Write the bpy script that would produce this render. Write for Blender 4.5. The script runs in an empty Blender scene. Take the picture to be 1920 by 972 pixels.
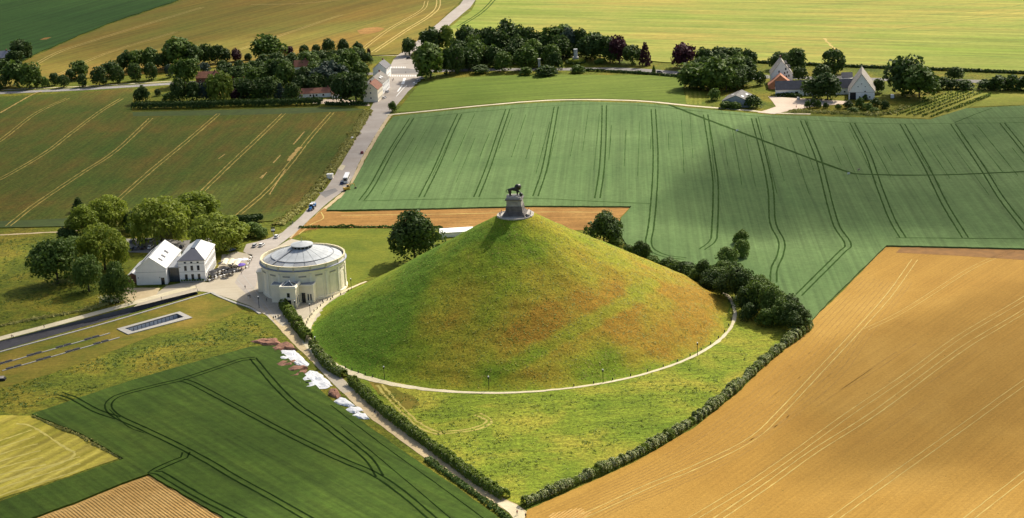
import bpy, bmesh, math, random
import numpy as np
from mathutils import Vector, Matrix

random.seed(7)
RNG = np.random.default_rng(11)
SC = bpy.context.scene
COL = SC.collection
PI = math.pi

# ------------------------------------------------------------------ camera
FPX, PW, PH = 3200.0, 1920.0, 972.0
PITCH, ROLL = math.radians(16.772), math.radians(2.858)
CAM = np.array([-2.165, -642.05, 216.76])
_R = np.array([1.0, 0, 0]); _U = np.array([0, math.sin(PITCH), math.cos(PITCH)]); _F = np.array([0, math.cos(PITCH), -math.sin(PITCH)])
CR = math.cos(ROLL) * _R - math.sin(ROLL) * _U
CU = math.sin(ROLL) * _R + math.cos(ROLL) * _U
cam_data = bpy.data.cameras.new('camera')
cam = bpy.data.objects.new('camera', cam_data)
COL.objects.link(cam)
m = Matrix.Identity(4)
for i in range(3):
    m[i][0], m[i][1], m[i][2], m[i][3] = CR[i], CU[i], -_F[i], CAM[i]
cam.matrix_world = m
cam_data.sensor_width = 36.0
cam_data.lens = FPX / PW * 36.0
cam_data.clip_start, cam_data.clip_end = 1.0, 40000.0
SC.camera = cam

# ------------------------------------------------------------------ sky, sun, exposure
SUN_AZ, SUN_EL = math.radians(54), math.radians(42)      # azimuth measured from +x towards +y
W = bpy.data.worlds.new('World'); SC.world = W; W.use_nodes = True
nt = W.node_tree; nt.nodes.clear()
sky = nt.nodes.new('ShaderNodeTexSky'); sky.sky_type = 'NISHITA'; sky.sun_disc = False
sky.sun_elevation = SUN_EL; sky.sun_rotation = PI / 2 - SUN_AZ
sky.air_density = 1.0; sky.dust_density = 4.0; sky.ozone_density = 0.4
bg = nt.nodes.new('ShaderNodeBackground'); bg.inputs['Strength'].default_value = 0.12
wo = nt.nodes.new('ShaderNodeOutputWorld')
nt.links.new(sky.outputs[0], bg.inputs[0]); nt.links.new(bg.outputs[0], wo.inputs[0])
sd = bpy.data.lights.new('sun', 'SUN'); sd.energy = 4.8; sd.angle = math.radians(0.5); sd.color = (1.0, 0.93, 0.80)
so = bpy.data.objects.new('sun', sd); COL.objects.link(so)
SDIR = Vector((math.cos(SUN_EL) * math.cos(SUN_AZ), math.cos(SUN_EL) * math.sin(SUN_AZ), math.sin(SUN_EL)))
so.rotation_euler = SDIR.to_track_quat('Z', 'Y').to_euler()
so.location = SDIR * 3000
SC.view_settings.view_transform = 'Standard'; SC.view_settings.look = 'None'
SC.view_settings.exposure = 0.36; SC.view_settings.gamma = 1.0
SC.view_settings.use_curve_mapping = False
SC.cycles.max_bounces = 5; SC.cycles.diffuse_bounces = 2; SC.cycles.transparent_max_bounces = 6

# ------------------------------------------------------------------ helpers
def G(x, y, z=0.0):
    """photo pixel -> point of the plane at height z"""
    d = _F + CR * (x - PW / 2) / FPX - CU * (y - PH / 2) / FPX
    k = (z - CAM[2]) / d[2]
    p = CAM + k * d
    return Vector((p[0], p[1], z))
def SCL(p):
    return FPX / float(np.linalg.norm(np.array(p) - CAM))     # photo pixels per metre
def ang(a, b):
    p, q = G(*a), G(*b)
    return math.atan2(q.y - p.y, q.x - p.x)

def link(name, data, parent=None, loc=(0, 0, 0), rz=0.0):
    o = bpy.data.objects.new(name, data); COL.objects.link(o)
    o.location = loc; o.rotation_euler = (0, 0, rz)
    if parent is not None: o.parent = parent
    return o
def tag(o, label=None, cat=None, group=None, kind=None):
    if label: o['label'] = label
    if cat: o['category'] = cat
    if group: o['group'] = group
    if kind: o['kind'] = kind
    return o
def thing(name, label, cat, loc=(0, 0, 0), rz=0.0, group=None):
    return tag(link(name, None, None, loc, rz), label, cat, group)
def struct(o):
    o['kind'] = 'structure'; return o
def dup(root, loc, rz, label, group=None):
    r = root.copy(); COL.objects.link(r); r.location = loc; r.rotation_euler = (0, 0, rz); r['label'] = label
    if group: r['group'] = group
    for ch in root.children:
        c = ch.copy(); COL.objects.link(c); c.parent = r
        for g in ch.children:
            d = g.copy(); COL.objects.link(d); d.parent = c
    return r

class MB:
    def __init__(s): s.v = []; s.f = []; s.m = []
    def box(s, a, b, mi=0):
        i = len(s.v)
        x0, y0, z0 = a; x1, y1, z1 = b
        s.v += [(x0, y0, z0), (x1, y0, z0), (x1, y1, z0), (x0, y1, z0), (x0, y0, z1), (x1, y0, z1), (x1, y1, z1), (x0, y1, z1)]
        for q in ((3, 2, 1, 0), (4, 5, 6, 7), (0, 1, 5, 4), (1, 2, 6, 5), (2, 3, 7, 6), (3, 0, 4, 7)):
            s.f.append(tuple(i + k for k in q)); s.m.append(mi)
        return s
    def poly(s, pts, mi=0):
        i = len(s.v); s.v += [tuple(p) for p in pts]; s.f.append(tuple(range(i, i + len(pts)))); s.m.append(mi); return s
    def prism(s, pts, z0, z1, mi=0):
        """closed ccw outline (x,y) extruded in z"""
        n = len(pts); i = len(s.v)
        s.v += [(p[0], p[1], z0) for p in pts] + [(p[0], p[1], z1) for p in pts]
        s.f.append(tuple(i + k for k in reversed(range(n)))); s.m.append(mi)
        s.f.append(tuple(i + n + k for k in range(n))); s.m.append(mi)
        for k in range(n):
            k2 = (k + 1) % n; s.f.append((i + k, i + k2, i + n + k2, i + n + k)); s.m.append(mi)
        return s
    def slab(s, pts, t=0.2, mi=0):
        """quad in space (ccw seen from above) given thickness downwards"""
        n = len(pts); i = len(s.v)
        s.v += [tuple(p) for p in pts] + [(p[0], p[1], p[2] - t) for p in pts]
        s.f.append(tuple(i + k for k in range(n))); s.m.append(mi)
        s.f.append(tuple(i + n + k for k in reversed(range(n)))); s.m.append(mi)
        for k in range(n):
            k2 = (k + 1) % n; s.f.append((i + k2, i + k, i + n + k, i + n + k2)); s.m.append(mi)
        return s
    def tube(s, pts, rad, n=6, mi=0, caps=True):
        pts = [Vector(p) for p in pts]
        if not hasattr(rad, '__len__'): rad = [rad] * len(pts)
        rings = []
        for k, p in enumerate(pts):
            t = (pts[min(k + 1, len(pts) - 1)] - pts[max(k - 1, 0)]).normalized()
            a = Vector((0, 0, 1)) if abs(t.z) < .9 else Vector((1, 0, 0))
            u = t.cross(a).normalized(); w = u.cross(t).normalized()
            i = len(s.v); rings.append(i)
            for j in range(n):
                c = p + (u * math.cos(2 * PI * j / n) + w * math.sin(2 * PI * j / n)) * rad[k]
                s.v.append(tuple(c))
        for k in range(len(pts) - 1):
            for j in range(n):
                j2 = (j + 1) % n
                s.f.append((rings[k] + j, rings[k + 1] + j, rings[k + 1] + j2, rings[k] + j2)); s.m.append(mi)
        if caps:
            s.f.append(tuple(rings[0] + j for j in range(n))); s.m.append(mi)
            s.f.append(tuple(rings[-1] + j for j in reversed(range(n)))); s.m.append(mi)
        return s
    def lathe(s, prof, n=24, mi=0, a0=0.0, a1=2 * PI):
        full = abs(a1 - a0 - 2 * PI) < 1e-6
        cols = n if full else n + 1
        i = len(s.v)
        for (r, z) in prof:
            for j in range(cols):
                a = a0 + (a1 - a0) * j / n
                s.v.append((r * math.cos(a), r * math.sin(a), z))
        for k in range(len(prof) - 1):
            for j in range(n):
                j2 = (j + 1) % cols
                s.f.append((i + k * cols + j, i + k * cols + j2, i + (k + 1) * cols + j2, i + (k + 1) * cols + j)); s.m.append(mi)
        return s
    def mesh(s, name, mats, smooth=False):
        me = bpy.data.meshes.new(name); me.from_pydata(s.v, [], s.f)
        for mt in (mats if isinstance(mats, (list, tuple)) else [mats]): me.materials.append(mt)
        me.polygons.foreach_set('material_index', s.m)
        if smooth: me.polygons.foreach_set('use_smooth', [True] * len(s.f))
        me.update(); return me
    def build(s, name, mats, parent=None, loc=(0, 0, 0), rz=0.0, smooth=False):
        return link(name, s.mesh(name, mats, smooth), parent, loc, rz)

# ------------------------------------------------------------------ materials
def newmat(name):
    mt = bpy.data.materials.new(name); mt.use_nodes = True
    t = mt.node_tree; b = t.nodes['Principled BSDF']
    return mt, t, b
def srgb(r, g, b):
    f = lambda c: (c / 255 / 12.92) if c / 255 <= .04045 else ((c / 255 + .055) / 1.055) ** 2.4
    return (f(r), f(g), f(b), 1)
def plain(name, col, rough=.7, var=.12, scale=1.5, metal=0.0, bump=0.0, spec=.3):
    mt, t, b = newmat(name)
    n = t.nodes.new('ShaderNodeTexNoise'); n.inputs['Scale'].default_value = scale; n.inputs['Detail'].default_value = 5
    tc = t.nodes.new('ShaderNodeTexCoord'); t.links.new(tc.outputs['Object'], n.inputs['Vector'])
    mr = t.nodes.new('ShaderNodeMapRange'); mr.inputs['From Min'].default_value = .3; mr.inputs['From Max'].default_value = .7
    mr.inputs['To Min'].default_value = 1 - var; mr.inputs['To Max'].default_value = 1 + var
    t.links.new(n.outputs['Fac'], mr.inputs['Value'])
    v = t.nodes.new('ShaderNodeVectorMath'); v.operation = 'SCALE'; v.inputs[0].default_value = col[:3]
    t.links.new(mr.outputs[0], v.inputs['Scale']); t.links.new(v.outputs[0], b.inputs['Base Color'])
    b.inputs['Roughness'].default_value = rough; b.inputs['Metallic'].default_value = metal
    b.inputs['Specular IOR Level'].default_value = spec
    if bump:
        bn = t.nodes.new('ShaderNodeBump'); bn.inputs['Distance'].default_value = bump
        t.links.new(n.outputs['Fac'], bn.inputs['Height']); t.links.new(bn.outputs[0], b.inputs['Normal'])
    return mt
def field_mat(name, cols, ps=.02, angle=0.0, rs=1.0, ra=.12, fs=.6, fa=.2, bump=.25, along=.03, streak=None, sa=0.0, speck=None, det=5.0):
    """patchy colour ramp x rows running along `angle` x fine mottling; everything in metres of the ground"""
    mt, t, b = newmat(name); N, L = t.nodes, t.links
    tc = N.new('ShaderNodeTexCoord')
    p = N.new('ShaderNodeTexNoise'); p.inputs['Scale'].default_value = ps; p.inputs['Detail'].default_value = det; p.inputs['Roughness'].default_value = .62
    p.inputs['Distortion'].default_value = .4
    L.new(tc.outputs['Object'], p.inputs['Vector'])
    mp = N.new('ShaderNodeMapping'); mp.inputs['Rotation'].default_value = (0, 0, -angle)
    L.new(tc.outputs['Object'], mp.inputs['Vector'])
    st = N.new('ShaderNodeVectorMath'); st.operation = 'MULTIPLY'; st.inputs[1].default_value = (along, 1, 1); L.new(mp.outputs[0], st.inputs[0])
    fac = p.outputs['Fac']
    if streak:
        s2 = N.new('ShaderNodeTexNoise'); s2.inputs['Scale'].default_value = streak; s2.inputs['Detail'].default_value = 4
        L.new(st.outputs[0], s2.inputs['Vector'])
        mx = N.new('ShaderNodeMix'); mx.inputs[0].default_value = sa
        L.new(p.outputs['Fac'], mx.inputs[2]); L.new(s2.outputs['Fac'], mx.inputs[3]); fac = mx.outputs[0]
    cr = N.new('ShaderNodeValToRGB'); els = cr.color_ramp.elements
    while len(els) < len(cols): els.new(.5)
    for e, (pos, c) in zip(els, cols): e.position = pos; e.color = c if len(c) == 4 else (*c, 1)
    L.new(fac, cr.inputs[0])
    r = N.new('ShaderNodeTexNoise'); r.inputs['Scale'].default_value = rs; r.inputs['Detail'].default_value = 2; L.new(st.outputs[0], r.inputs['Vector'])
    f = N.new('ShaderNodeTexNoise'); f.inputs['Scale'].default_value = fs; f.inputs['Detail'].default_value = 5; f.inputs['Roughness'].default_value = .72
    L.new(tc.outputs['Object'], f.inputs['Vector'])
    def rng(src, amt, lo=.3, hi=.7):
        q = N.new('ShaderNodeMapRange'); q.inputs['From Min'].default_value = lo; q.inputs['From Max'].default_value = hi
        q.inputs['To Min'].default_value = 1 - amt; q.inputs['To Max'].default_value = 1 + amt
        q.clamp = False
        L.new(src, q.inputs['Value']); return q.outputs[0]
    mu = N.new('ShaderNodeMath'); mu.operation = 'MULTIPLY'; L.new(rng(r.outputs['Fac'], ra), mu.inputs[0]); L.new(rng(f.outputs['Fac'], fa), mu.inputs[1])
    mm = N.new('ShaderNodeMath'); mm.operation = 'MAXIMUM'; mm.inputs[1].default_value = .08; L.new(mu.outputs[0], mm.inputs[0])
    v = N.new('ShaderNodeVectorMath'); v.operation = 'SCALE'; L.new(cr.outputs[0], v.inputs[0]); L.new(mm.outputs[0], v.inputs['Scale'])
    out = v.outputs[0]
    if speck:
        sc, lo, c = speck
        q = N.new('ShaderNodeTexNoise'); q.inputs['Scale'].default_value = sc; q.inputs['Detail'].default_value = 3; L.new(tc.outputs['Object'], q.inputs['Vector'])
        k = N.new('ShaderNodeMapRange'); k.inputs['From Min'].default_value = lo; k.inputs['From Max'].default_value = lo + .06
        L.new(q.outputs['Fac'], k.inputs['Value'])
        mx = N.new('ShaderNodeMix'); mx.data_type = 'RGBA'; L.new(k.outputs[0], mx.inputs[0]); L.new(out, mx.inputs[6]); mx.inputs[7].default_value = (*c[:3], 1)
        out = mx.outputs[2]
    L.new(out, b.inputs['Base Color'])
    b.inputs['Roughness'].default_value = .95; b.inputs['Specular IOR Level'].default_value = .1
    if bump:
        bn = N.new('ShaderNodeBump'); bn.inputs['Distance'].default_value = bump; bn.inputs['Strength'].default_value = 1
        L.new(f.outputs['Fac'], bn.inputs['Height']); L.new(bn.outputs[0], b.inputs['Normal'])
    return mt
def leaf_mat(name, dark, light, trans=.25):
    mt, t, b = newmat(name); N, L = t.nodes, t.links
    g = N.new('ShaderNodeNewGeometry'); oi = N.new('ShaderNodeObjectInfo')
    ad = N.new('ShaderNodeMath'); ad.operation = 'MULTIPLY_ADD'; ad.inputs[1].default_value = .35
    L.new(oi.outputs['Random'], ad.inputs[0])
    ml = N.new('ShaderNodeMath'); ml.operation = 'MULTIPLY'; ml.inputs[1].default_value = .65; L.new(g.outputs['Random Per Island'], ml.inputs[0]); L.new(ml.outputs[0], ad.inputs[2])
    mx = N.new('ShaderNodeMix'); mx.data_type = 'RGBA'; mx.inputs[6].default_value = (*dark, 1); mx.inputs[7].default_value = (*light, 1)
    L.new(ad.outputs[0], mx.inputs[0]); L.new(mx.outputs[2], b.inputs['Base Color'])
    b.inputs['Roughness'].default_value = .7; b.inputs['Specular IOR Level'].default_value = .25
    tr = N.new('ShaderNodeBsdfTranslucent'); L.new(mx.outputs[2], tr.inputs[0])
    ms = N.new('ShaderNodeMixShader'); ms.inputs[0].default_value = trans
    L.new(b.outputs[0], ms.inputs[1]); L.new(tr.outputs[0], ms.inputs[2]); L.new(ms.outputs[0], N['Material Output'].inputs[0])
    return mt
def glass(name, col, rough=.08):
    mt, t, b = newmat(name); b.inputs['Base Color'].default_value = (*col, 1); b.inputs['Roughness'].default_value = rough; b.inputs['Specular IOR Level'].default_value = .6
    return mt

# ------------------------------------------------------------------ ground materials
A = ang
M = {}
M['rough'] = field_mat('rough_meadow', [(.32, (.06, .085, .008)), (.48, (.11, .125, .011)), (.62, (.17, .145, .015)), (.75, (.09, .09, .012))], ps=.035, fs=.6, fa=.6, bump=.8, rs=.3, ra=.15, along=.2)
M['meadow'] = field_mat('mown_meadow', [(.30, (.085, .14, .010)), (.48, (.16, .205, .017)), (.64, (.27, .25, .03))], ps=.03, fs=.8, fa=.6, bump=.7, angle=A((800, 820), (1300, 790)), rs=.5, ra=.2, along=.15)
M['pasture'] = field_mat('pasture_grass', [(.3, (.085, .128, .013)), (.7, (.125, .165, .022))], ps=.012, fs=.3, fa=.15, bump=.1, angle=A((800, 190), (1200, 165)), rs=.25, ra=.18, along=.04)
M['mound'] = field_mat('mound_grass', [(.26, (.09, .165, .011)), (.42, (.165, .21, .014)), (.58, (.25, .225, .02)), (.76, (.27, .16, .018))], ps=.022, fs=1.1, fa=.42, bump=.4, rs=.4, ra=.12, along=.3, det=6)
M['wheat'] = field_mat('blue_green_wheat', [(.3, (.066, .12, .036)), (.5, (.093, .152, .048)), (.7, (.122, .188, .063))], ps=.009, angle=A((1128, 320), (1133, 200)), rs=.75, ra=.16, fs=.45, fa=.16, bump=.12, along=.012)
M['wheat_dark'] = field_mat('dark_green_wheat', [(.3, (.028, .056, .006)), (.5, (.044, .078, .009)), (.7, (.064, .10, .012))], ps=.02, angle=A((361, 719), (480, 782)), rs=.6, ra=.22, fs=.4, fa=.22, bump=.2, along=.04, streak=.25, sa=.35)
M['beet'] = field_mat('thin_green_crop_over_soil', [(.33, (.045, .085, .008)), (.5, (.075, .085, .010)), (.66, (.125, .082, .013))], ps=.016, angle=A((217, 378), (405, 218)), rs=.9, ra=.16, fs=.6, fa=.4, bump=.25, along=.05, streak=.12, sa=.3)
M['far_green'] = field_mat('far_dark_green_crop', [(.3, (.02, .062, .009)), (.7, (.04, .09, .014))], ps=.006, angle=A((40, 30), (150, 0)), rs=.15, ra=.2, fs=.2, fa=.15, along=.03)
M['gold'] = field_mat('ripening_gold_crop', [(.32, (.115, .135, .017)), (.48, (.165, .138, .02)), (.66, (.215, .125, .02))], ps=.006, angle=A((450, 90), (700, 20)), rs=.22, ra=.2, fs=.25, fa=.18, along=.03, streak=.03, sa=.35)
M['yellow'] = field_mat('yellow_green_barley', [(.34, (.15, .205, .024)), (.48, (.225, .245, .044)), (.62, (.32, .262, .055))], ps=.007, angle=A((1100, 60), (1700, 75)), rs=.16, ra=.2, fs=.2, fa=.14, along=.05, streak=.05, sa=.45)
M['plough'] = field_mat('ochre_ploughed_soil', [(.25, (.24, .125, .021)), (.5, (.32, .182, .034)), (.75, (.40, .245, .057))], ps=.012, angle=A((1434, 913), (1803, 655)), rs=1.3, ra=.08, fs=1.0, fa=.15, bump=.12, along=.015, streak=.06, sa=.2, speck=(.9, .70, (.09, .075, .015)))
M['track_soil'] = plain('pale_wheel_track_soil', (.42, .31, .085), .95, .2, .3)
M['brown'] = field_mat('orange_brown_soil', [(.3, (.21, .105, .026)), (.5, (.275, .145, .038)), (.7, (.33, .19, .055))], ps=.03, angle=A((600, 415), (900, 405)), rs=.5, ra=.2, fs=.5, fa=.2, bump=.2, along=.06)
M['hay'] = field_mat('pale_mown_hay', [(.32, (.20, .205, .022)), (.5, (.29, .25, .032)), (.66, (.40, .335, .065))], ps=.02, angle=A((0, 870), (110, 815)), rs=.35, ra=.3, fs=.6, fa=.2, bump=.2, along=.03, streak=.2, sa=.5)
M['ridge'] = field_mat('ridged_potato_soil', [(.3, (.38, .22, .06)), (.7, (.52, .34, .12))], ps=.05, fs=1.0, fa=.2, bump=.1)
M['lawn_brown'] = field_mat('new_thin_lawn', [(.3, (.085, .105, .010)), (.5, (.14, .12, .015)), (.7, (.215, .15, .025))], ps=.045, fs=.6, fa=.25, bump=.2)
M['grass'] = field_mat('short_grass', [(.3, (.085, .118, .010)), (.7, (.165, .17, .015))], ps=.05, fs=.6, fa=.25, bump=.2)
M['vine_grass'] = field_mat('vineyard_grass', [(.3, (.14, .175, .018)), (.6, (.21, .20, .03))], ps=.03, fs=.4, fa=.2)
M['road'] = field_mat('worn_pale_concrete_road', [(.3, (.30, .262, .22)), (.6, (.37, .33, .285)), (.8, (.43, .39, .335))], ps=.05, fs=.8, fa=.08, bump=0, ra=.05)
M['asphalt'] = field_mat('grey_asphalt', [(.3, (.17, .16, .15)), (.7, (.23, .218, .20))], ps=.08, fs=1, fa=.1, bump=0, ra=.05)
M['ramp'] = field_mat('dark_asphalt', [(.3, (.040, .040, .045)), (.7, (.06, .06, .066))], ps=.1, fs=1, fa=.15, bump=0, ra=.05)
M['path'] = field_mat('pale_sandy_path', [(.3, (.40, .31, .17)), (.7, (.50, .40, .24))], ps=.08, fs=1, fa=.12, bump=0, ra=.05)
M['path_white'] = field_mat('chalky_path', [(.3, (.48, .42, .27)), (.7, (.60, .53, .36))], ps=.08, fs=1, fa=.12, bump=0, ra=.05)
M['plaza'] = field_mat('beige_plaza_paving', [(.3, (.36, .31, .225)), (.7, (.44, .39, .295))], ps=.06, fs=1.2, fa=.06, bump=0, ra=.05)
M['cobble'] = field_mat('grey_brown_cobbles', [(.3, (.33, .29, .215)), (.7, (.40, .355, .275))], ps=.1, fs=2.5, fa=.2, bump=0, ra=.05)
M['yard'] = field_mat('gravel_yard', [(.3, (.48, .38, .29)), (.7, (.58, .48, .37))], ps=.06, fs=1, fa=.1, bump=0, ra=.05)
M['conc'] = plain('pale_concrete', (.34, .325, .285), .85, .08, .4)
M['conc_dark'] = plain('dark_concrete', (.11, .11, .115), .85, .12, .4)
M['wheat_gap'] = plain('dark_crop_gap', (.03, .06, .014), 1.0, .25, .3, spec=.02)  # dark colour stands in for the shade down inside the crop gaps
M['paint'] = plain('white_road_paint', (.75, .74, .70), .7, .08, .6)
M['soil_dark'] = plain('reddish_dug_soil', (.24, .12, .075), .95, .35, .5, bump=.3)

# ------------------------------------------------------------------ sheets, slabs and ribbons
def dens(pp, step=8, jit=0.0, z=0.0, closed=True):
    out = []
    n = len(pp)
    for i in range(n if closed else n - 1):
        a, b = pp[i], pp[(i + 1) % n]
        k = max(1, int(math.hypot(b[0] - a[0], b[1] - a[1]) / step))
        for j in range(k):
            p = G(a[0] + (b[0] - a[0]) * j / k, a[1] + (b[1] - a[1]) * j / k, z)
            if jit: p += Vector((RNG.normal(0, jit), RNG.normal(0, jit), 0))
            out.append(p)
    if not closed: out.append(G(*pp[-1], z))
    return out
def sheet(name, pp, z, mat, thick=0.0, jit=0.0, holes=(), parent=None, raw=None):
    pts = raw or dens(pp, 10, jit, z)
    bm = bmesh.new(); edges = []
    for ring in [pts] + list(holes):
        vs = [bm.verts.new(p) for p in ring]
        edges += [bm.edges.new((vs[i], vs[(i + 1) % len(vs)])) for i in range(len(vs))]
    bmesh.ops.triangle_fill(bm, edges=edges, use_beauty=True)
    for f in bm.faces:
        f.normal_update()
        if f.normal.z < 0: f.normal_flip()
    if thick:
        be = [e for e in bm.edges if len(e.link_faces) == 1]
        r = bmesh.ops.extrude_edge_only(bm, edges=be)
        for v in [g for g in r['geom'] if isinstance(g, bmesh.types.BMVert)]: v.co.z -= thick
        bmesh.ops.recalc_face_normals(bm, faces=bm.faces)
    me = bpy.data.meshes.new(name); bm.to_mesh(me); bm.free(); me.materials.append(mat)
    return struct(link(name, me, parent)) if parent is None else link(name, me, parent)
def smooth_line(pts, step):
    """Catmull-Rom through points, resampled about every `step` metres"""
    P = [Vector(p) for p in pts]
    P = [P[0] * 2 - P[1]] + P + [P[-1] * 2 - P[-2]]
    out = []
    for i in range(1, len(P) - 2):
        k = max(1, int((P[i + 1] - P[i]).length / step))
        for j in range(k):
            t = j / k; a, b, c, d = P[i - 1:i + 3]
            out.append(.5 * ((2 * b) + (c - a) * t + (2 * a - 5 * b + 4 * c - d) * t * t + (3 * b - a - 3 * c + d) * t ** 3))
    out.append(P[-2]); return out
def ribbon_mesh(name, line, width, z, mat, jit=.0, thick=0):
    v = []; f = []; n = len(line)
    for i, p in enumerate(line):
        t = (line[min(i + 1, n - 1)] - line[max(i - 1, 0)]); t.z = 0; t.normalize()
        w = (width if not hasattr(width, '__len__') else np.interp(i / (n - 1), np.linspace(0, 1, len(width)), width)) * .5
        s = Vector((-t.y, t.x, 0))
        wl, wr = w * (1 + RNG.normal(0, jit)), w * (1 + RNG.normal(0, jit))
        v += [tuple(p + s * wl)[:2] + (z,), tuple(p - s * wr)[:2] + (z,)]
    for i in range(n - 1): f.append((2 * i, 2 * i + 1, 2 * i + 3, 2 * i + 2))
    if thick:
        k = len(v); v += [(a, b, c - thick) for a, b, c in v]
        for i in range(n - 1): f += [(2 * i + 2, 2 * i, 2 * i + k, 2 * i + 2 + k), (2 * i + 1, 2 * i + 3, 2 * i + 3 + k, 2 * i + 1 + k)]
        f += [(0, 1, 1 + k, k), (2 * n - 1, 2 * n - 2, 2 * n - 2 + k, 2 * n - 1 + k)]
    # faces wound so that they look up
    v2 = v; f2 = [tuple(reversed(q)) for q in f]
    me = bpy.data.meshes.new(name); me.from_pydata(v2, [], f2); me.materials.append(mat)
    bm = bmesh.new(); bm.from_mesh(me); bmesh.ops.recalc_face_normals(bm, faces=bm.faces)
    up = sum(q.normal.z for q in bm.faces)
    if up < 0: bmesh.ops.reverse_faces(bm, faces=bm.faces)
    bm.to_mesh(me); bm.free(); return me
def ribbon(name, pp, width, z, mat, parent=None, step=3.0, jit=.0, thick=0):
    line = smooth_line([G(x, y, z) for x, y in pp], step)
    o = link(name, ribbon_mesh(name, line, width, z, mat, jit, thick), parent)
    return o if parent is not None else struct(o)
def tracks(parent, pp, gap, width, z, mat, name='wheel_track', jit=.15):
    line = smooth_line([G(x, y, z) for x, y in pp], 2.5); n = len(line)
    for s in (-1, 1):
        l2 = []
        for i, p in enumerate(line):
            t = (line[min(i + 1, n - 1)] - line[max(i - 1, 0)]); t.z = 0; t.normalize()
            l2.append(p + Vector((-t.y, t.x, 0)) * s * gap / 2)
        link(name, ribbon_mesh(name, l2, width, z, mat, jit), parent)

# openings in the ground: the sunken ramp and the sunken courtyard
RAMP = [(-60, 676), (-60, 659), (0, 640), (366, 544.5), (372, 552), (0, 657.5)]
BASIN = [(249, 623), (234, 617.5), (332, 589.5), (345, 596)]
ramp_pts = [G(*p) for p in RAMP]; basin_pts = [G(*p) for p in BASIN]
big = [Vector(p) for p in ((-7000, -3000, 0), (7000, -3000, 0), (7000, 12000, 0), (-7000, 12000, 0))]
sheet('ground', None, 0, M['rough'], raw=big, holes=(ramp_pts, [p.copy() for p in basin_pts]))

# far fields
sheet('green_field', [(-400, -260), (700, -260), (470, -60), (335, 0), (200, 45), (120, 78), (60, 104), (20, 126), (-40, 160), (-400, 330)], .5, M['far_green'], .5, .5)
gf = sheet('golden_field', [(345, 0), (480, -57), (715, -258), (1150, -258), (960, -60), (885, -22), (860, 6), (790, 70), (748, 102), (690, 104), (450, 122), (300, 136), (165, 146), (60, 150), (-40, 178), (-60, 175), (24, 128), (64, 106), (124, 80), (204, 47)], .6, M['gold'], .6, .4)
for pp, g, w in (([(700, 98), (760, 58), (805, 30), (822, 8), (815, -30)], 3.2, 1.0), ([(672, 98), (730, 55), (790, 20), (800, 2)], 3, .7), ([(50, 130), (110, 98), (170, 78), (260, 50), (380, 14)], 3.5, .8), ([(430, 100), (540, 62), (640, 28)], 3, .6), ([(470, 9), (560, 7), (640, 0)], 2, .7), ([(110, 140), (200, 100), (330, 60)], 3, .6)):
    tracks(gf, pp, g, w, .63, M['track_soil'])
yf = sheet('barley_field', [(905, -20), (985, -60), (1180, -258), (2500, -258), (2500, 160), (1990, 140), (1920, 137), (1640, 126), (1430, 117), (1250, 117), (1130, 105), (1000, 95), (800, 92), (812, 76), (884, 20)], .6, M['yellow'], .6, .4)
for pp, g, w in (([(860, 50), (900, 25), (925, 0), (940, -25)], 3, 1.0),):
    tracks(yf, pp, g, w, .63, M['wheat_gap'])
yfd = plain('green_fold_shade', (.10, .155, .014), .95, .2, .3)  # darker green bands stand in for the shaded folds of the field
for pp in ([(1000, 8), (1150, 12), (1320, 18), (1500, 14), (1920, -25)], [(1100, 40), (1250, 34), (1400, 40), (1640, 32), (1800, 24), (1930, 8)], [(1200, 58), (1420, 62), (1650, 58), (1790, 40), (1925, 28)], [(1010, 60), (1130, 78), (1300, 72)], [(1060, 30), (1180, 42), (1220, 40)], [(1400, 84), (1520, 76), (1700, 84), (1925, 74)]):
    ribbon('crop_line', pp, 1.1, .63, yfd, yf, 6, .45)

for pp in ([(1160, 52), (1300, 50), (1460, 58), (1640, 56)], [(1250, 70), (1420, 72), (1560, 78), (1700, 74)], [(930, 14), (1060, 22), (1130, 24)], [(1480, 24), (1700, 18), (1925, -5)], [(1500, 44), (1720, 42), (1925, 20)], [(1330, 96), (1500, 100), (1640, 104), (1800, 104), (1925, 110)], [(980, 78), (1100, 88), (1230, 96)], [(1690, 60), (1925, 48)], [(1150, 4), (1300, 8), (1420, 4)]):
    ribbon('crop_line', pp, .8, .631, yfd, yf, 6, .5)
ribbon('trampled_line', [(1545, 72), (1556, 84), (1566, 94), (1574, 106)], 1.6, .635, M['track_soil'], yf, 2, .5)
sheet('bare_patch', [(668, 58), (684, 53), (706, 51), (720, 54), (708, 60), (690, 64), (674, 64)], .63, M['brown'], parent=gf, jit=.4)
sheet('bare_patch', [(75, 75), (84, 71), (96, 70), (88, 74)], .53, M['brown'], jit=.2)
ribbon('field_track', [(688, 105), (720, 104.5), (748, 104)], 1.6, .1, M['path_white'])

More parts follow.
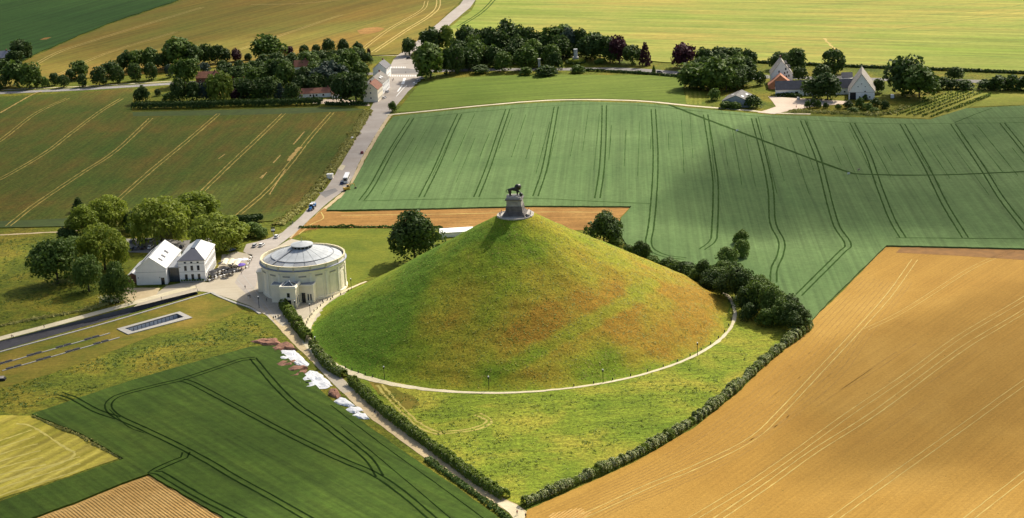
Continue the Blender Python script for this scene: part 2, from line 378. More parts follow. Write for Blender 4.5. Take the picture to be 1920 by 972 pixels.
# N5 road across the picture, and the mound road
ribbon('main_road', [(-300, 205), (-60, 179), (0, 174.5), (160, 167), (322, 157), (500, 148), (640, 141), (760, 136), (880, 131.5), (1060, 130), (1170, 130), (1290, 138), (1420, 144), (1640, 149), (1840, 153), (1960, 157), (2300, 170)], 9.5, .06, M['asphalt'])
edge = [(-60, 173.5), (0, 169), (160, 162), (322, 152.5)]
ribbon('cycle_path', edge, 2.0, .07, M['path_white'])
ribbon('road_line', [(-60, 179.5), (0, 175), (160, 167.5), (318, 157.7)], .5, .1, M['paint'])
sheet('mound_road', [(470, 478), (468, 458), (505, 447), (530, 436), (560, 410), (592, 375), (612, 352), (640, 308), (662, 268), (690, 214), (712, 168), (722, 142), (730, 128), (738, 112), (746, 103), (790, 70), (862, 9), (885, -22), (960, -60), (985, -60), (908, -22), (882, 14), (808, 76), (772, 100), (768, 108), (790, 126), (793, 143), (786, 152), (765, 172), (748, 193), (730, 214), (714, 236), (696, 266), (678, 296), (662, 330), (652, 352), (628, 370), (606, 388), (580, 412), (560, 432), (540, 447), (520, 462), (496, 478), (490, 500), (478, 540), (500, 566), (520, 590), (505, 590), (470, 560), (440, 530)], .09, M['road'], 0, .12)
ribbon('dirt_verge', [(545, 447), (566, 430), (588, 410), (612, 389), (634, 371), (655, 352), (664, 334), (682, 297), (699, 268), (717, 238), (733, 215)], 2.2, .07, M['path'], jit=.2)
ribbon('footpath', [(724, 216), (770, 211.5), (835, 205), (900, 198.5), (1000, 190), (1085, 187), (1200, 189.5), (1300, 199), (1400, 207), (1450, 212), (1520, 214)], 3.0, .11, M['path_white'], jit=.08)
def pm(name, corners, z=.13): return sheet(name, corners, z, M['paint'])
for (x0, x1, y, k) in ((730, 762, 126.5, 10), (728, 789, 142.3, 18)):          # zebra crossings
    mw = []
    mb = MB()
    for i in range(k):
        xa = x0 + (x1 - x0) * i / k; xb = xa + (x1 - x0) / k * .42
        mb.poly([G(xa, y + 1.5, .13), G(xb, y + 1.5, .13), G(xb, y - 1.3, .13), G(xa, y - 1.3, .13)])
    struct(mb.build('zebra_crossing', M['paint']))
cob = sheet('junction_paving', [(729, 139), (733, 128.5), (764, 128.5), (790, 131), (790, 138)], .11, M['asphalt'])
pm('road_marking', [(752, 158), (757, 146.5), (761, 146.5), (758, 158)]); pm('road_marking', [(744, 172), (753, 160), (755, 160.5), (747, 172)])
ribbon('road_marking', [(743, 181), (756, 166), (763, 160)], .5, .13, M['paint'])
sheet('road_patch', [(598, 362), (628, 353), (634, 358), (610, 371)], .115, M['asphalt'])
sheet('road_patch', [(632, 317), (640, 309), (648, 311), (642, 320)], .115, M['path_white'])

# middle-left field
BT = plain('dull_wheel_track', (.33, .25, .065), .95, .3, .15, spec=.05)
bf = sheet('crop_field', [(-300, 205), (-60, 186), (0, 181.5), (160, 173), (250, 165), (248, 209), (440, 205), (622, 200), (688, 205), (672, 232), (642, 280), (606, 340), (560, 388), (512, 414), (400, 424), (130, 424), (0, 427), (-300, 440)], .35, M['beet'], .35, .25)
for pp in ([(-80, 318), (0, 264), (67, 213), (128, 184)], [(-80, 372), (0, 336), (83, 288), (133, 250), (187, 210), (228, 185)], [(15, 424), (67, 383), (150, 327), (217, 283), (283, 222)], [(215, 380), (283, 320), (350, 265), (405, 218), (409, 214)], [(368, 370), (433, 307), (480, 263), (532, 213)], [(447, 403), (500, 357), (548, 302), (580, 260), (623, 211)]):
    tracks(bf, pp, 2.5, .62, .38, BT, jit=.4)
bs = plain('bare_soil_streak', (.36, .24, .06), .95, .25, .4)
for pp, w in (([(541, 302), (552, 288), (563, 276)], 2.6), ([(487, 334), (494, 328)], .8), ([(512, 306), (526, 291)], .8), ([(550, 271), (571, 247)], .8), ([(410, 298), (422, 289)], .7), ([(490, 335), (500, 323)], .7), ([(505, 365), (535, 318)], .7), ([(0, 212), (60, 178), (78, 172)], 1.2)):
    ribbon('bare_streak', pp, w, .385, bs, bf, 1.5, .3)
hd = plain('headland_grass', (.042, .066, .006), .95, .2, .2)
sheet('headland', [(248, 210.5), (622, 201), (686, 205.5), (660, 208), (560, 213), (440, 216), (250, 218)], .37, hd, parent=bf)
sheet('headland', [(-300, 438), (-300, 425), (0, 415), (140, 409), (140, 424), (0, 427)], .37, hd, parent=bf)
ribbon('farm_track', [(-200, 455), (0, 441), (112, 435), (150, 432)], 1.8, .06, M['path'], jit=.2)

# pasture, wheat and soil east of the mound
sheet('pasture', [(743, 210), (758, 192), (788, 155), (840, 147), (1000, 139.5), (1280, 142), (1286, 196), (1200, 187), (1085, 184.5), (1000, 187.5), (900, 196), (770, 209.5)], .2, M['pasture'], .2, .15)
gp = sheet('garden_plot', [(1286, 196), (1284, 170), (1322, 172), (1324, 200)], .14, M['grass'])
for x in (1288, 1294, 1303, 1311): ribbon('garden_bed', [(x + 2, 196), (x + 1, 184), (x, 172)], 1.6, .16, M['vine_grass'], gp, 3, .3)
wf = sheet('wheat_field', [(612, 394), (640, 370), (662, 342), (690, 292), (713, 250), (738, 219), (770, 215), (900, 202), (1000, 193.5), (1085, 190.5), (1200, 193), (1300, 203), (1450, 216), (1640, 221), (1745, 224), (1812, 203), (1925, 198), (2600, 190), (2600, 480), (1924, 466), (1662, 460), (1600, 520), (1545, 575), (1518, 606), (1470, 600), (1380, 545), (1290, 512), (1210, 480), (1178, 462), (1160, 436), (1165, 408), (1184, 387), (1000, 386), (800, 391)], .75, M['wheat'], .75, .12)
for pp in ([(772, 222), (735, 280), (700, 345), (678, 376)], [(862, 214), (845, 250), (820, 310), (790, 370)], [(952, 205), (935, 255), (915, 315), (893, 370)],
           [(1043, 200), (1033, 255), (1020, 320), (1004, 368)], [(1133, 198), (1132, 255), (1128, 320), (1120, 372)],
           [(1225, 205), (1229, 280), (1228, 340), (1224, 395), (1220, 430), (1216, 455), (1224, 470), (1251, 481), (1285, 485)],
           [(1323, 215), (1336, 297), (1342, 350), (1340, 428), (1336, 452), (1316, 468)],
           [(1413, 222), (1433, 297), (1445, 357), (1449, 417), (1465, 452), (1463, 478), (1452, 503), (1450, 530)],
           [(1505, 226), (1534, 297), (1555, 378), (1569, 424), (1590, 458), (1575, 476), (1497, 554)], 
           [(1598, 231), (1626, 286), (1647, 346), (1672, 410), (1693, 446)], [(1692, 233), (1736, 311), (1771, 382), (1810, 446)],
           [(1787, 233), (1842, 315), (1877, 371), (1924, 432)], [(1879, 231), (1925, 288)]):
    tracks(wf, pp, 2.6, .75, .78, M['wheat_gap'])
for pp in ([(1340, 212), (1500, 224), (1600, 230.5), (1700, 232.5), (1925, 230)], [(1680, 446), (1800, 447), (1925, 448)], [(680, 377), (800, 374), (900, 373), (1000, 372), (1120, 378), (1220, 382)], [(780, 222), (900, 209), (1085, 196), (1200, 198), (1330, 211)], [(1790, 230), (1830, 214), (1860, 203)], [(1800, 222), (1925, 221)]):
    ribbon('wheel_track', pp, .7, .782, M['wheat_gap'], wf, 4, .2)
ribbon('trodden_path', [(1255, 197), (1330, 226), (1415, 258), (1500, 290), (1585, 321), (1620, 327), (1750, 328.5), (1925, 322)], 2.0, .79, M['wheat_gap'], wf, 4, .12)
seed_gap = plain('thin_drill_row', (.04, .08, .02), 1.0, .2, .3, spec=.02)
lr = random.Random(5)
allrows = []
for i in range(46):                                            # missing drill rows, parallel to the tracks
    t = i / 45; x1 = 770 + t * 1080 + lr.uniform(-5, 5)
    ytop = np.interp(x1, (770, 1085, 1300, 1450, 1700, 1900), (222, 196, 208, 220, 228, 226))
    dx = np.interp(x1, (770, 860, 952, 1043, 1133, 1225, 1323, 1413, 1505, 1598, 1700, 1850), (-94, -72, -59, -39, -13, -2, 16, 34, 58, 76, 100, 126))
    s0 = lr.uniform(0, .35); s1 = lr.uniform(.5, 1.0)
    allrows.append([(x1 + dx * s, ytop + 150 * s) for s in np.linspace(s0, s1, 4)])
for pp in allrows: ribbon('drill_row', pp, lr.uniform(.22, .4), .776, seed_gap, wf, 6, .35)
bw = sheet('bare_soil_strip', [(540, 452), (560, 432), (582, 412), (606, 391), (640, 398), (800, 393), (1000, 387), (1182, 387.5), (1164, 408), (1158, 430), (1100, 432), (900, 427), (740, 428), (610, 427), (570, 433)], .1, M['brown'], .1, .2)
ribbon('wheel_track', [(560, 440), (585, 420), (606, 410), (602, 398)], .6, .12, M['track_soil'], bw)
ribbon('wheel_track', [(640, 404), (820, 402), (1000, 398), (1150, 398)], .8, .12, M['track_soil'], bw, 4, .4)
sheet('grass_field', [(558, 440), (612, 428.5), (742, 429), (900, 430), (1000, 434), (900, 470), (780, 500), (690, 520), (657, 540), (640, 500), (600, 455)], .05, M['grass'])

# lower fields
pf = sheet('ploughed_field', [(1662, 462), (1924, 468), (2700, 480), (2700, 1300), (940, 1300), (978, 985), (990, 956), (1090, 912), (1192, 866), (1302, 802), (1391, 730), (1461, 658), (1516, 603), (1560, 566), (1610, 515)], .12, M['plough'], .12, .12)
sheet('dark_headland', [(1690, 463.5), (1924, 468.5), (2700, 481), (2700, 505), (1924, 488), (1800, 480), (1680, 474)], .15, plain('darker_brown_soil', (.19, .09, .018), .95, .2, .3), parent=pf)  # darker brown band along the top edge of the field
for pp, g, w in (([(1715, 487), (1666, 555), (1605, 623), (1540, 692), (1466, 771), (1408, 824), (1308, 874), (1213, 913), (1134, 950), (1050, 985)], 2.4, .55), ([(1990, 510), (1920, 560), (1803, 629), (1698, 705), (1592, 776), (1487, 852), (1397, 913), (1270, 990)], 2.4, .5), ([(1990, 535), (1920, 584), (1803, 655), (1645, 771), (1529, 845), (1434, 913), (1320, 990)], 2.4, .6),
                 ([(1990, 670), (1920, 718), (1803, 802), (1698, 876), (1560, 975), (1520, 1005)], 2.6, .5), ([(1990, 840), (1920, 892), (1800, 985)], 2.6, .5), ([(1900, 470), (1824, 502), (1698, 581), (1624, 618)], 2.0, .35)):
    tracks(pf, pp, g, w * .6, .15, M['track_soil'], jit=.3)
dl = plain('dark_furrow', (.27, .15, .025), .95, .2, .4)
furr = [([(1718, 644), (1640, 696), (1590, 726)], .4), ([(1345, 858), (1470, 790), (1475, 772)], .3)]
for i in range(12):                                            # furrows following the hedge on the headland
    o = 6 + i * 9.5; furr.append(([(1000 + o * .9, 962 + o * .25), (1100 + o * .6, 920 + o * .3), (1200 + o * .6, 874 + o * .35), (1310 + o * .7, 811 + o * .4), (1400 + o * .8, 738 + o * .4), (1470 + o, 664 + o * .35), (1520 + o, 611 + o * .2), (1610 + o * .9, 520 + o * .1)], .3))
for i in range(12):
    x = lr.uniform(1250, 1850); y = 960 - (x - 1100) * .45 + lr.uniform(-110, 170); L_ = lr.uniform(40, 150)
    furr.append(([(x, y), (x + L_ * .5, y - L_ * .34), (x + L_, y - L_ * .68)], lr.uniform(.15, .3)))
for pp, w in furr: ribbon('furrow', pp, w, .145, dl, pf, 4, .35)
M['gap_dark'] = plain('very_dark_crop_gap', (.010, .022, .004), 1.0, .25, .3, spec=.02)  # same painted gap shade, darker still for the dark wheat
df = sheet('dark_wheat_field', [(60, 776), (130, 752), (240, 715), (360, 680), (470, 650), (516, 648), (560, 690), (612, 742), (690, 798), (770, 856), (860, 916), (930, 966), (990, 1040), (1000, 1200), (300, 1200), (440, 992), (415, 967), (350, 930), (278, 888), (230, 905), (150, 938), (60, 971), (-60, 1030), (-300, 1100), (-300, 1040), (-60, 963), (0, 940), (120, 898), (232, 860), (150, 812)], .7, M['wheat_dark'], .7, .1)
for pp in ([(478, 672), (455, 674), (401, 692), (340, 712), (305, 720), (234, 738), (210, 749), (203, 764), (221, 782), (273, 806), (333, 835), (391, 866), (443, 897), (500, 928), (600, 985)], [(340, 713), (361, 719), (428, 754), (480, 782), (560, 824), (640, 862), (700, 888), (750, 921), (800, 963), (830, 990)],
           [(474, 672), (520, 726), (560, 763), (600, 790), (640, 820), (690, 860), (712, 893)], [(349, 848), (345, 858), (325, 866), (284, 885), (299, 887), (365, 926), (443, 967), (500, 1000)], [(112, 738), (140, 748), (180, 770), (221, 784)]):
    tracks(df, pp, 2.3, .7, .73, M['gap_dark'])
for pp in ([(205, 768), (240, 800), (270, 812)], [(620, 760), (720, 836), (850, 930), (930, 990)], [(640, 800), (760, 900), (860, 985)]):
    ribbon('wheel_track', pp, .4, .732, M['gap_dark'], df, 3, .25)
hf = sheet('hay_field', [(-300, 790), (-60, 779), (56, 779), (150, 818), (228, 858), (118, 896), (0, 935), (-60, 957), (-300, 1035)], .08, M['hay'], .08, .15)
hl = plain('pale_hay_row', (.42, .36, .085), .95, .2, .4)
for i in range(9):
    o = i * 13; ribbon('hay_row', [(-60, 845 + o), (20, 820 + o), (60 + o * .4, 806 + o)] if o < 70 else [(-60, 845 + o), (40, 812 + o), (150, 780 + o * .98)], .9, .1, hl, hf, 1.5, .4)
ribbon('hay_row', [(30, 795), (60, 800), (120, 838), (140, 852), (110, 870), (0, 905)], .9, .105, hl, hf, 1.5, .4)
# ridged potato field, real ridges
def ridged(pp, a, name, pitch=1.05, amp=.2):
    poly = [G(x, y, .1) for x, y in pp]
    base = sheet(name, pp, .06, M['ridge'])
    ca, sa = math.cos(a), math.sin(a)
    us = [p.x * ca + p.y * sa for p in poly]; vs = [-p.x * sa + p.y * ca for p in poly]
    mb = MB()
    v = min(vs)
    while v < max(vs):
        xs = []                                              # crossings of the row with the outline
        for i in range(len(poly)):
            j = (i + 1) % len(poly)
            if (vs[i] - v) * (vs[j] - v) < 0: xs.append(us[i] + (us[j] - us[i]) * (v - vs[i]) / (vs[j] - vs[i]))
        xs.sort()
        for q in range(0, len(xs) - 1, 2):
            u0, u1 = xs[q] + .6, xs[q + 1] - .6
            if u1 - u0 > 1:
                k = max(2, int((u1 - u0) / 3)); h = pitch * .42
                prev = None
                for s in range(k + 1):
                    u = u0 + (u1 - u0) * s / k; e = amp * (1 + RNG.normal(0, .1)) * (0.2 if s in (0, k) else 1)
                    ring = [(u * ca - (v + d) * sa, u * sa + (v + d) * ca, .07 + e * z) for d, z in ((-h, 0), (-h * .35, 1), (h * .35, 1), (h, 0))]
                    i0 = len(mb.v); mb.v += ring
                    if prev is not None:
                        for d in range(3): mb.f.append((prev + d, i0 + d, i0 + d + 1, prev + d + 1)); mb.m.append(0)
                    prev = i0
        v += pitch
    o = mb.build('ridges', M['ridge'], base); o['kind'] = 'stuff'
    return base
ridged([(58, 973), (150, 941), (230, 908), (277, 891), (350, 933), (412, 967), (470, 1010), (-60, 1040)], A((300, 905), (380, 962)), 'ridged_field')
ridged([(1030, 962), (1090, 950), (1115, 960), (1080, 985), (1020, 985)], A((1040, 966), (1052, 958)), 'ridged_corner', 1.0)

# meadow round the mound, path to the corner
sheet('meadow', [(560, 600), (600, 640), (650, 705), (700, 760), (800, 838), (900, 905), (950, 942), (975, 944), (1060, 905), (1200, 838), (1330, 760), (1420, 685), (1510, 614), (1480, 600), (1380, 560), (1290, 520), (1100, 470), (900, 470), (700, 540)], .03, M['meadow'])
ribbon('sandy_path', [(504, 574), (526, 604), (558, 640), (598, 678), (640, 721), (690, 768), (740, 806), (800, 850), (868, 897), (930, 937), (968, 957), (1000, 990)], 4.6, .08, M['path'], jit=.05)
ribbon('concrete_slab_path', [(598, 678), (618, 699), (640, 721), (655, 735)], 4.7, .1, M['plaza'])
sheet('path_corner', [(930, 942), (952, 940), (975, 950), (988, 966), (1010, 1000), (985, 1000), (955, 962)], .1, M['path_white'])
tr = [(772, 760), (735, 735), (770, 775), (830, 808), (880, 812), (915, 795), (910, 782), (885, 776)]
M['dry_grass'] = plain('trampled_dry_grass', (.33, .28, .06), .95, .25, .35)
for pp in ([(712, 722), (740, 755), (790, 800), (830, 815)], [(820, 812), (870, 808), (908, 798), (917, 788), (895, 777)]): 
    l = smooth_line([G(*q) for q in pp], 2)
    for s in (-.9, .9):
        n_ = len(l); l2 = []
        for i, p in enumerate(l):
            t = l[min(i + 1, n_ - 1)] - l[max(i - 1, 0)]; t.normalize(); l2.append(p + Vector((-t.y, t.x, 0)) * s)
        struct(link('wheel_rut', ribbon_mesh('wheel_rut', l2, .8, .05, M['dry_grass'], .5)))
sheet('trodden_grass', [(690, 716), (715, 718), (770, 740), (790, 758), (760, 770), (735, 752), (705, 735)], .04, M['lawn_brown'], 0, .5)

# plaza and the memorial lawn
sheet('plaza', [(312, 536), (340, 531), (390, 529), (415, 500), (470, 480), (497, 476), (545, 448), (565, 452), (585, 480), (610, 520), (652, 549), (640, 565), (610, 585), (585, 610), (578, 640), (562, 622), (536, 604), (520, 612), (500, 592), (470, 574), (430, 560), (398, 549), (372, 546), (250, 576), (264, 566), (300, 545)], .07, M['plaza'], 0, .05)
sheet('cobbled_strip', [(460, 552), (478, 540), (500, 545), (520, 575), (548, 604), (530, 612), (505, 590), (485, 572)], .1, M['cobble'])
ribbon('paving_line', [(444, 524), (466, 548), (490, 575), (503, 592)], .35, .13, M['conc'])
ribbon('paving_line', [(456, 516), (478, 545), (500, 574), (520, 598)], .35, .13, M['conc'])
ribbon('pavement', [(-80, 659), (0, 635), (100, 609), (200, 582), (262, 565), (320, 549), (366, 537)], 4.6, .1, M['path_white'])
sheet('memorial_lawn', [(-60, 682), (0, 662), (200, 607), (374, 556), (396, 552), (430, 566), (458, 580), (380, 612), (300, 625), (200, 662), (100, 700), (-60, 745)], .04, M['lawn_brown'], 0, .2, holes=([p + Vector((0, 0, .04)) for p in basin_pts],))
ribbon('kerb', [(-60, 677.5), (0, 659.5), (200, 605), (374, 554), (396, 548)], 1.0, .25, M['conc'], thick=.25)
ribbon('kerb', [(396, 548), (412, 556), (440, 567), (470, 577), (488, 588)], 1.2, .3, M['conc'], thick=.3)
sheet('sandy_bed', [(232, 540), (300, 540), (296, 552), (270, 563), (236, 570), (226, 556)], .09, M['path'], 0, .2)
sheet('car_park', [(236, 448), (300, 446), (340, 452), (400, 446), (402, 470), (300, 475), (236, 473)], .08, M['asphalt'])
sheet('gravel_yard', [(462, 458), (520, 445), (540, 447), (510, 470), (470, 480), (456, 472)], .1, M['road'])
sheet('terrace_paving', [(388, 527), (414, 494), (416, 478), (444, 472), (474, 478), (462, 502), (440, 514)], .1, M['cobble'])

# walls and floors of the sunken ramp and the sunken courtyard
def sunk(pts, depths, name, wm, fm):
    mb = MB(); n = len(pts)
    for i in range(n):
        j = (i + 1) % n
        a, b = pts[i], pts[j]
        mb.poly([(a.x, a.y, 0), (b.x, b.y, 0), (b.x, b.y, -depths[j]), (a.x, a.y, -depths[i])])
    mb.poly([(p.x, p.y, -d) for p, d in zip(pts, depths)], 1)
    return struct(mb.build(name, [wm, fm]))
sunk(ramp_pts, [.15, .15, .2, 3.0, 3.0, .2], 'sunken_ramp', M['conc_dark'], M['ramp'])

# ------------------------------------------------------------------ the mound
def mz(r, th):
    R1 = 83.0 + 1.0 * math.sin(3 * th + .5) * .4
    if r <= 7.2: return 41.0
    foot = 74.0
    zl = 41.0 - (r - 7.2) * 39.4 / (foot - 7.2 + 4.5)
    if r <= foot: return zl
    zf = 41.0 - (foot - 7.2) * 39.4 / (foot - 7.2 + 4.5)
    t = min(1, (r - foot) / (R1 - foot))
    return zf * (1 - t) ** 1.55
def on_mound(x, y):
    d = Vector(_F + CR * (x - PW / 2) / FPX - CU * (y - PH / 2) / FPX); c = Vector(CAM)
    k = 480.0
    while k < 900:
        p = c + d * k; r = math.hypot(p.x, p.y)
        if r < 84 and p.z <= mz(r, math.atan2(p.y, p.x)): return p
        k += .25
    return None
from mathutils import noise as MN
stripe = [on_mound(*q) for q in ((905, 715), (955, 690), (990, 670), (1040, 640), (1080, 618), (1130, 592), (1175, 568), (1200, 545), (1225, 530))]
stripe = [s for s in stripe if s]
PATCH = [(on_mound(*q), s_, w_) for q, s_, w_ in (((1180, 640), 17, .18), ((1020, 700), 15, .17), ((1080, 540), 20, .14), ((1000, 600), 14, .14), ((840, 690), 11, .15), ((1250, 600), 14, .14), ((790, 605), 5, .12), ((660, 600), 22, -.16), ((760, 520), 20, -.10), ((960, 430), 14, -.06), ((930, 560), 8, -.08), ((1150, 665), 5, -.2))]
def sdist(p):
    best = 1e9
    for a, b in zip(stripe, stripe[1:]):
        ab = b - a; t = max(0, min(1, (p - a).dot(ab) / ab.length_squared)); best = min(best, (a + ab * t - p).length)
    return best
NA, rr = 288, [0, 3.5, 7.2, 7.21] + list(np.linspace(8.2, 70, 64)) + list(np.linspace(70.9, 84, 18))
v = []; dry = []
for r in rr:
    for j in range(NA):
        th = 2 * PI * j / NA; x, y = r * math.cos(th), r * math.sin(th); z = mz(r, th)
        if 8 < r < 83: z += .55 * MN.noise((x * .06, y * .06, 0)) + .28 * MN.noise((x * .3, y * .3, 3))
        if r > 83.4: z = -.2
        v.append((x, y, z))
        px = x * .0016 - .03 + sum(w_ * math.exp(-((x - q_.x) ** 2 + (y - q_.y) ** 2) / s_ ** 2) for q_, s_, w_ in PATCH) + .20 * MN.noise((x * .025 + 7, y * .025, 1)) + .12 * MN.noise((x * .09, y * .09, 5))
        d = max(-.30, min(.34, px))
        s = sdist(Vector((x, y, z))) + 1.5 * MN.noise((x * .2, y * .2, 9))
        if s < 7 and x > -14: d += (-.16 - d) * max(0, min(1, (4.4 - s) / 2.6)) * .62
        if r > 76 and x > 0: d -= .12 * (r - 76) / 7
        dry.append(d)
f = []
for k in range(len(rr) - 1):
    for j in range(NA):
        j2 = (j + 1) % NA; f.append((k * NA + j, (k + 1) * NA + j, (k + 1) * NA + j2, k * NA + j2))
me = bpy.data.meshes.new('mound'); me.from_pydata(v, [], f); me.materials.append(M['mound'])
at = me.attributes.new('dryness', 'FLOAT', 'POINT'); at.data.foreach_set('value', dry)
me.polygons.foreach_set('use_smooth', [True] * len(f))
struct(link('mound', me))
t = M['mound'].node_tree                                           # grass gets drier towards one side of the mound
an = t.nodes.new('ShaderNodeAttribute'); an.attribute_name = 'dryness'
cr = [n for n in t.nodes if n.type == 'VALTORGB'][0]; src = cr.inputs[0].links[0].from_socket
ad = t.nodes.new('ShaderNodeMath'); ad.operation = 'ADD'; t.links.new(src, ad.inputs[0]); t.links.new(an.outputs['Fac'], ad.inputs[1]); t.links.new(ad.outputs[0], cr.inputs[0])

def ring(a0, a1, r0, r1, n=60): return [Vector((.5 * (r0 + r1) * math.cos(math.radians(a0 + (a1 - a0) * i / n)), .5 * (r0 + r1) * math.sin(math.radians(a0 + (a1 - a0) * i / n)), 0)) for i in range(n + 1)]
struct(link('ring_path', ribbon_mesh('ring_path', ring(175, 275, 83.2, 86.2), [4.0, 4.0, 3.4, 3.2, 1.8, 1.4], .12, M['path_white'], .12)))
struct(link('ring_path', ribbon_mesh('ring_path', ring(275, 420, 83.6, 85.4, 90), 1.45, .12, M['path_white'], .16)))
struct(link('ring_path', ribbon_mesh('ring_path', ring(140, 175, 83.2, 86.0, 30), [1.2, 2.0, 3.5], .12, M['path_white'], .06)))

# ------------------------------------------------------------------ lion, pedestal and platform on top
stone = plain('blue_grey_stone', (.36, .34, .30), .8, .22, .9)
stone_dark = plain('dark_pedestal_stone', (.14, .13, .12), .85, .3, .8)  # darker tone than the other pedestal stone
stone_pale = plain('pale_step_stone', (.44, .41, .36), .85, .12, .8)
iron = plain('dark_cast_iron', (.030, .034, .026), .45, .4, 1.2, metal=.25, spec=.5)
PA = math.radians(-9)
plat = thing('summit_platform', 'rounded stone platform with a low wall on the top of the mound', 'platform', (0, 0, 41))
MB().lathe([(0, .1), (6.9, .1)], 48).build('paving', stone_pale, plat)
MB().lathe([(6.9, .06), (6.9, .42), (7.2, .42), (7.3, -1.0)], 48).build('low_wall', stone_pale, plat)
ped = thing('pedestal', 'tall grey stone pedestal on steps carrying the iron lion', 'monument', (0, .3, 41.1), PA)
for i, (hw, z0, z1) in enumerate(((4.75, 0, .42), (4.4, .42, .84), (4.05, .84, 1.26), (3.7, 1.26, 1.68))):
    MB().box((-hw, -hw, z0), (hw, hw, z1)).build('step', stone_dark if i else stone, ped)
for k in range(7):
    MB().box((4.76 + .32 * k, -3.3, 0), (4.76 + .32 * (k + 1) - .02, 3.3, 1.3 - .18 * k)).build('stair_step', stone_pale, ped)
def frustum(a, b, z0, z1):
    mb = MB(); i = 0
    mb.v = [(-a, -a, z0), (a, -a, z0), (a, a, z0), (-a, a, z0), (-b, -b, z1), (b, -b, z1), (b, b, z1), (-b, b, z1)]
    mb.f = [(3, 2, 1, 0), (4, 5, 6, 7), (0, 1, 5, 4), (1, 2, 6, 5), (2, 3, 7, 6), (3, 0, 4, 7)]; mb.m = [0] * 6; return mb
frustum(3.35, 3.15, 1.68, 4.1).build('plinth', stone_dark, ped)
for k in range(4):                                                 # stone courses of the shaft, joints recessed
    z0 = 4.1 + k * .56
    frustum(2.92 - .02 * k, 2.9 - .02 * k, z0 + .02, z0 + .54).build('stone_course', stone, ped)
MB().box((-2.78, -2.78, 4.1), (2.78, 2.78, 6.36)).build('shaft', stone_dark, ped)
frustum(2.95, 3.3, 6.36, 6.64).build('cornice', stone, ped)
MB().box((-3.35, -3.35, 6.64), (3.35, 3.35, 6.86)).build('cornice_slab', stone_dark, ped)
frustum(2.85, 2.75, 6.86, 7.7).build('top_block', stone, ped)
MB().box((-2.7, -2.0, 7.7), (2.7, 2.0, 7.85)).build('lion_base', stone_pale, ped)

def skin_obj(name, verts, edges, radii, mats, parent=None, sub=2, root=0):
    me = bpy.data.meshes.new(name + '_skel'); me.from_pydata(verts, edges, [])
    o = bpy.data.objects.new(name + '_skel', me); COL.objects.link(o)
    md = o.modifiers.new('s', 'SKIN'); md.use_smooth_shade = True
    for i, sv in enumerate(me.skin_vertices[0].data):
        r = radii[i]; sv.radius = r if hasattr(r, '__len__') else (r, r); sv.use_root = (i == root)
    if sub:
        sm = o.modifiers.new('d', 'SUBSURF'); sm.levels = sub; sm.render_levels = sub
    dg = bpy.context.evaluated_depsgraph_get(); dg.update()
    res = bpy.data.meshes.new_from_object(o.evaluated_get(dg)); res.name = name
    bpy.data.objects.remove(o); bpy.data.meshes.remove(me)
    res.materials.clear()
    for mt in mats: res.materials.append(mt)
    return res
# lion walking towards +x, right forepaw raised on a globe
LV = [(-1.6, 0, 2.35), (-.9, 0, 2.45), (0, 0, 2.4), (.8, 0, 2.6), (1.35, 0, 3.05), (1.7, 0, 3.45), (2.15, -.12, 3.3),   # 0-6 spine, neck, head, muzzle
      (-1.55, .42, 1.75), (-1.75, .45, .95), (-1.5, .45, .15), (-1.2, .45, .08),                                        # 7-10 far hind
      (-1.35, -.42, 1.7), (-1.05, -.45, 1.2), (-1.25, -.45, .7), (-1.0, -.45, .12), (-.65, -.45, .08),                    # 11-15 near hind
      (.85, .42, 1.9), (.95, .45, 1.0), (.85, .45, .15), (1.15, .45, .08),                                                # 16-19 far fore
      (1.1, -.42, 2.0), (1.45, -.5, 1.55), (1.85, -.5, 1.55), (2.15, -.5, 1.3),                                           # 20-23 raised fore
      (-2.05, 0, 2.3), (-2.45, 0, 2.05), (-2.62, 0, 1.6), (-2.45, 0, 1.2), (-2.15, 0, 1.2), (-2.0, 0, 1.35)]              # 24-29 tail
LE = [(0, 1), (1, 2), (2, 3), (3, 4), (4, 5), (5, 6), (0, 7), (7, 8), (8, 9), (9, 10), (0, 11), (11, 12), (12, 13), (13, 14), (14, 15), (3, 16), (16, 17), (17, 18), (18, 19), (3, 20), (20, 21), (21, 22), (22, 23), (0, 24), (24, 25), (25, 26), (26, 27), (27, 28), (28, 29)]
LR = [.68, .66, .70, .80, .7, .52, .34, .46, .30, .23, .22, .48, .36, .28, .23, .22, .46, .30, .24, .24, .44, .32, .25, .24, .16, .11, .10, .10, .13, .17]
lion_scale = 1.22
lion = thing('lion_statue', 'dark iron lion statue on the stone pedestal with one paw on a globe', 'statue', (0, .3, 48.93), PA)
lion.scale = (lion_scale, lion_scale, 1.05)
link('body', skin_obj('body', LV, LE, LR, [iron]), lion)
def lump(name, c, r, mat, parent, sub=3, amp=.12, fr=2.2, seed=0, flat=1.0):
    bm = bmesh.new(); bmesh.ops.create_icosphere(bm, subdivisions=sub, radius=1)
    for q in bm.verts:
        n_ = 1 + amp * MN.noise(q.co * fr + Vector((seed, 0, 0)))
        q.co = Vector((q.co.x * r[0] * n_ + c[0], q.co.y * r[1] * n_ + c[1], q.co.z * r[2] * n_ + c[2]))
    me = bpy.data.meshes.new(name); bm.to_mesh(me); bm.free(); me.materials.append(mat); me.polygons.foreach_set('use_smooth', [True] * len(me.polygons))
    return link(name, me, parent)
lump('mane', (1.25, 0, 3.15), (.98, .92, 1.15), iron, lion, 3, .35, 3.5)
lump('globe', (2.2, -.5, .6), (.58, .58, .58), iron, lion, 3, 0)
for s in (-1, 1): lump('ear', (1.75, s * .32, 3.95), (.1, .08, .16), iron, lion, 1, 0)
MB().box((-2.55, -1.1, -.05), (2.75, 1.1, .06)).build('base_plate', iron, lion)

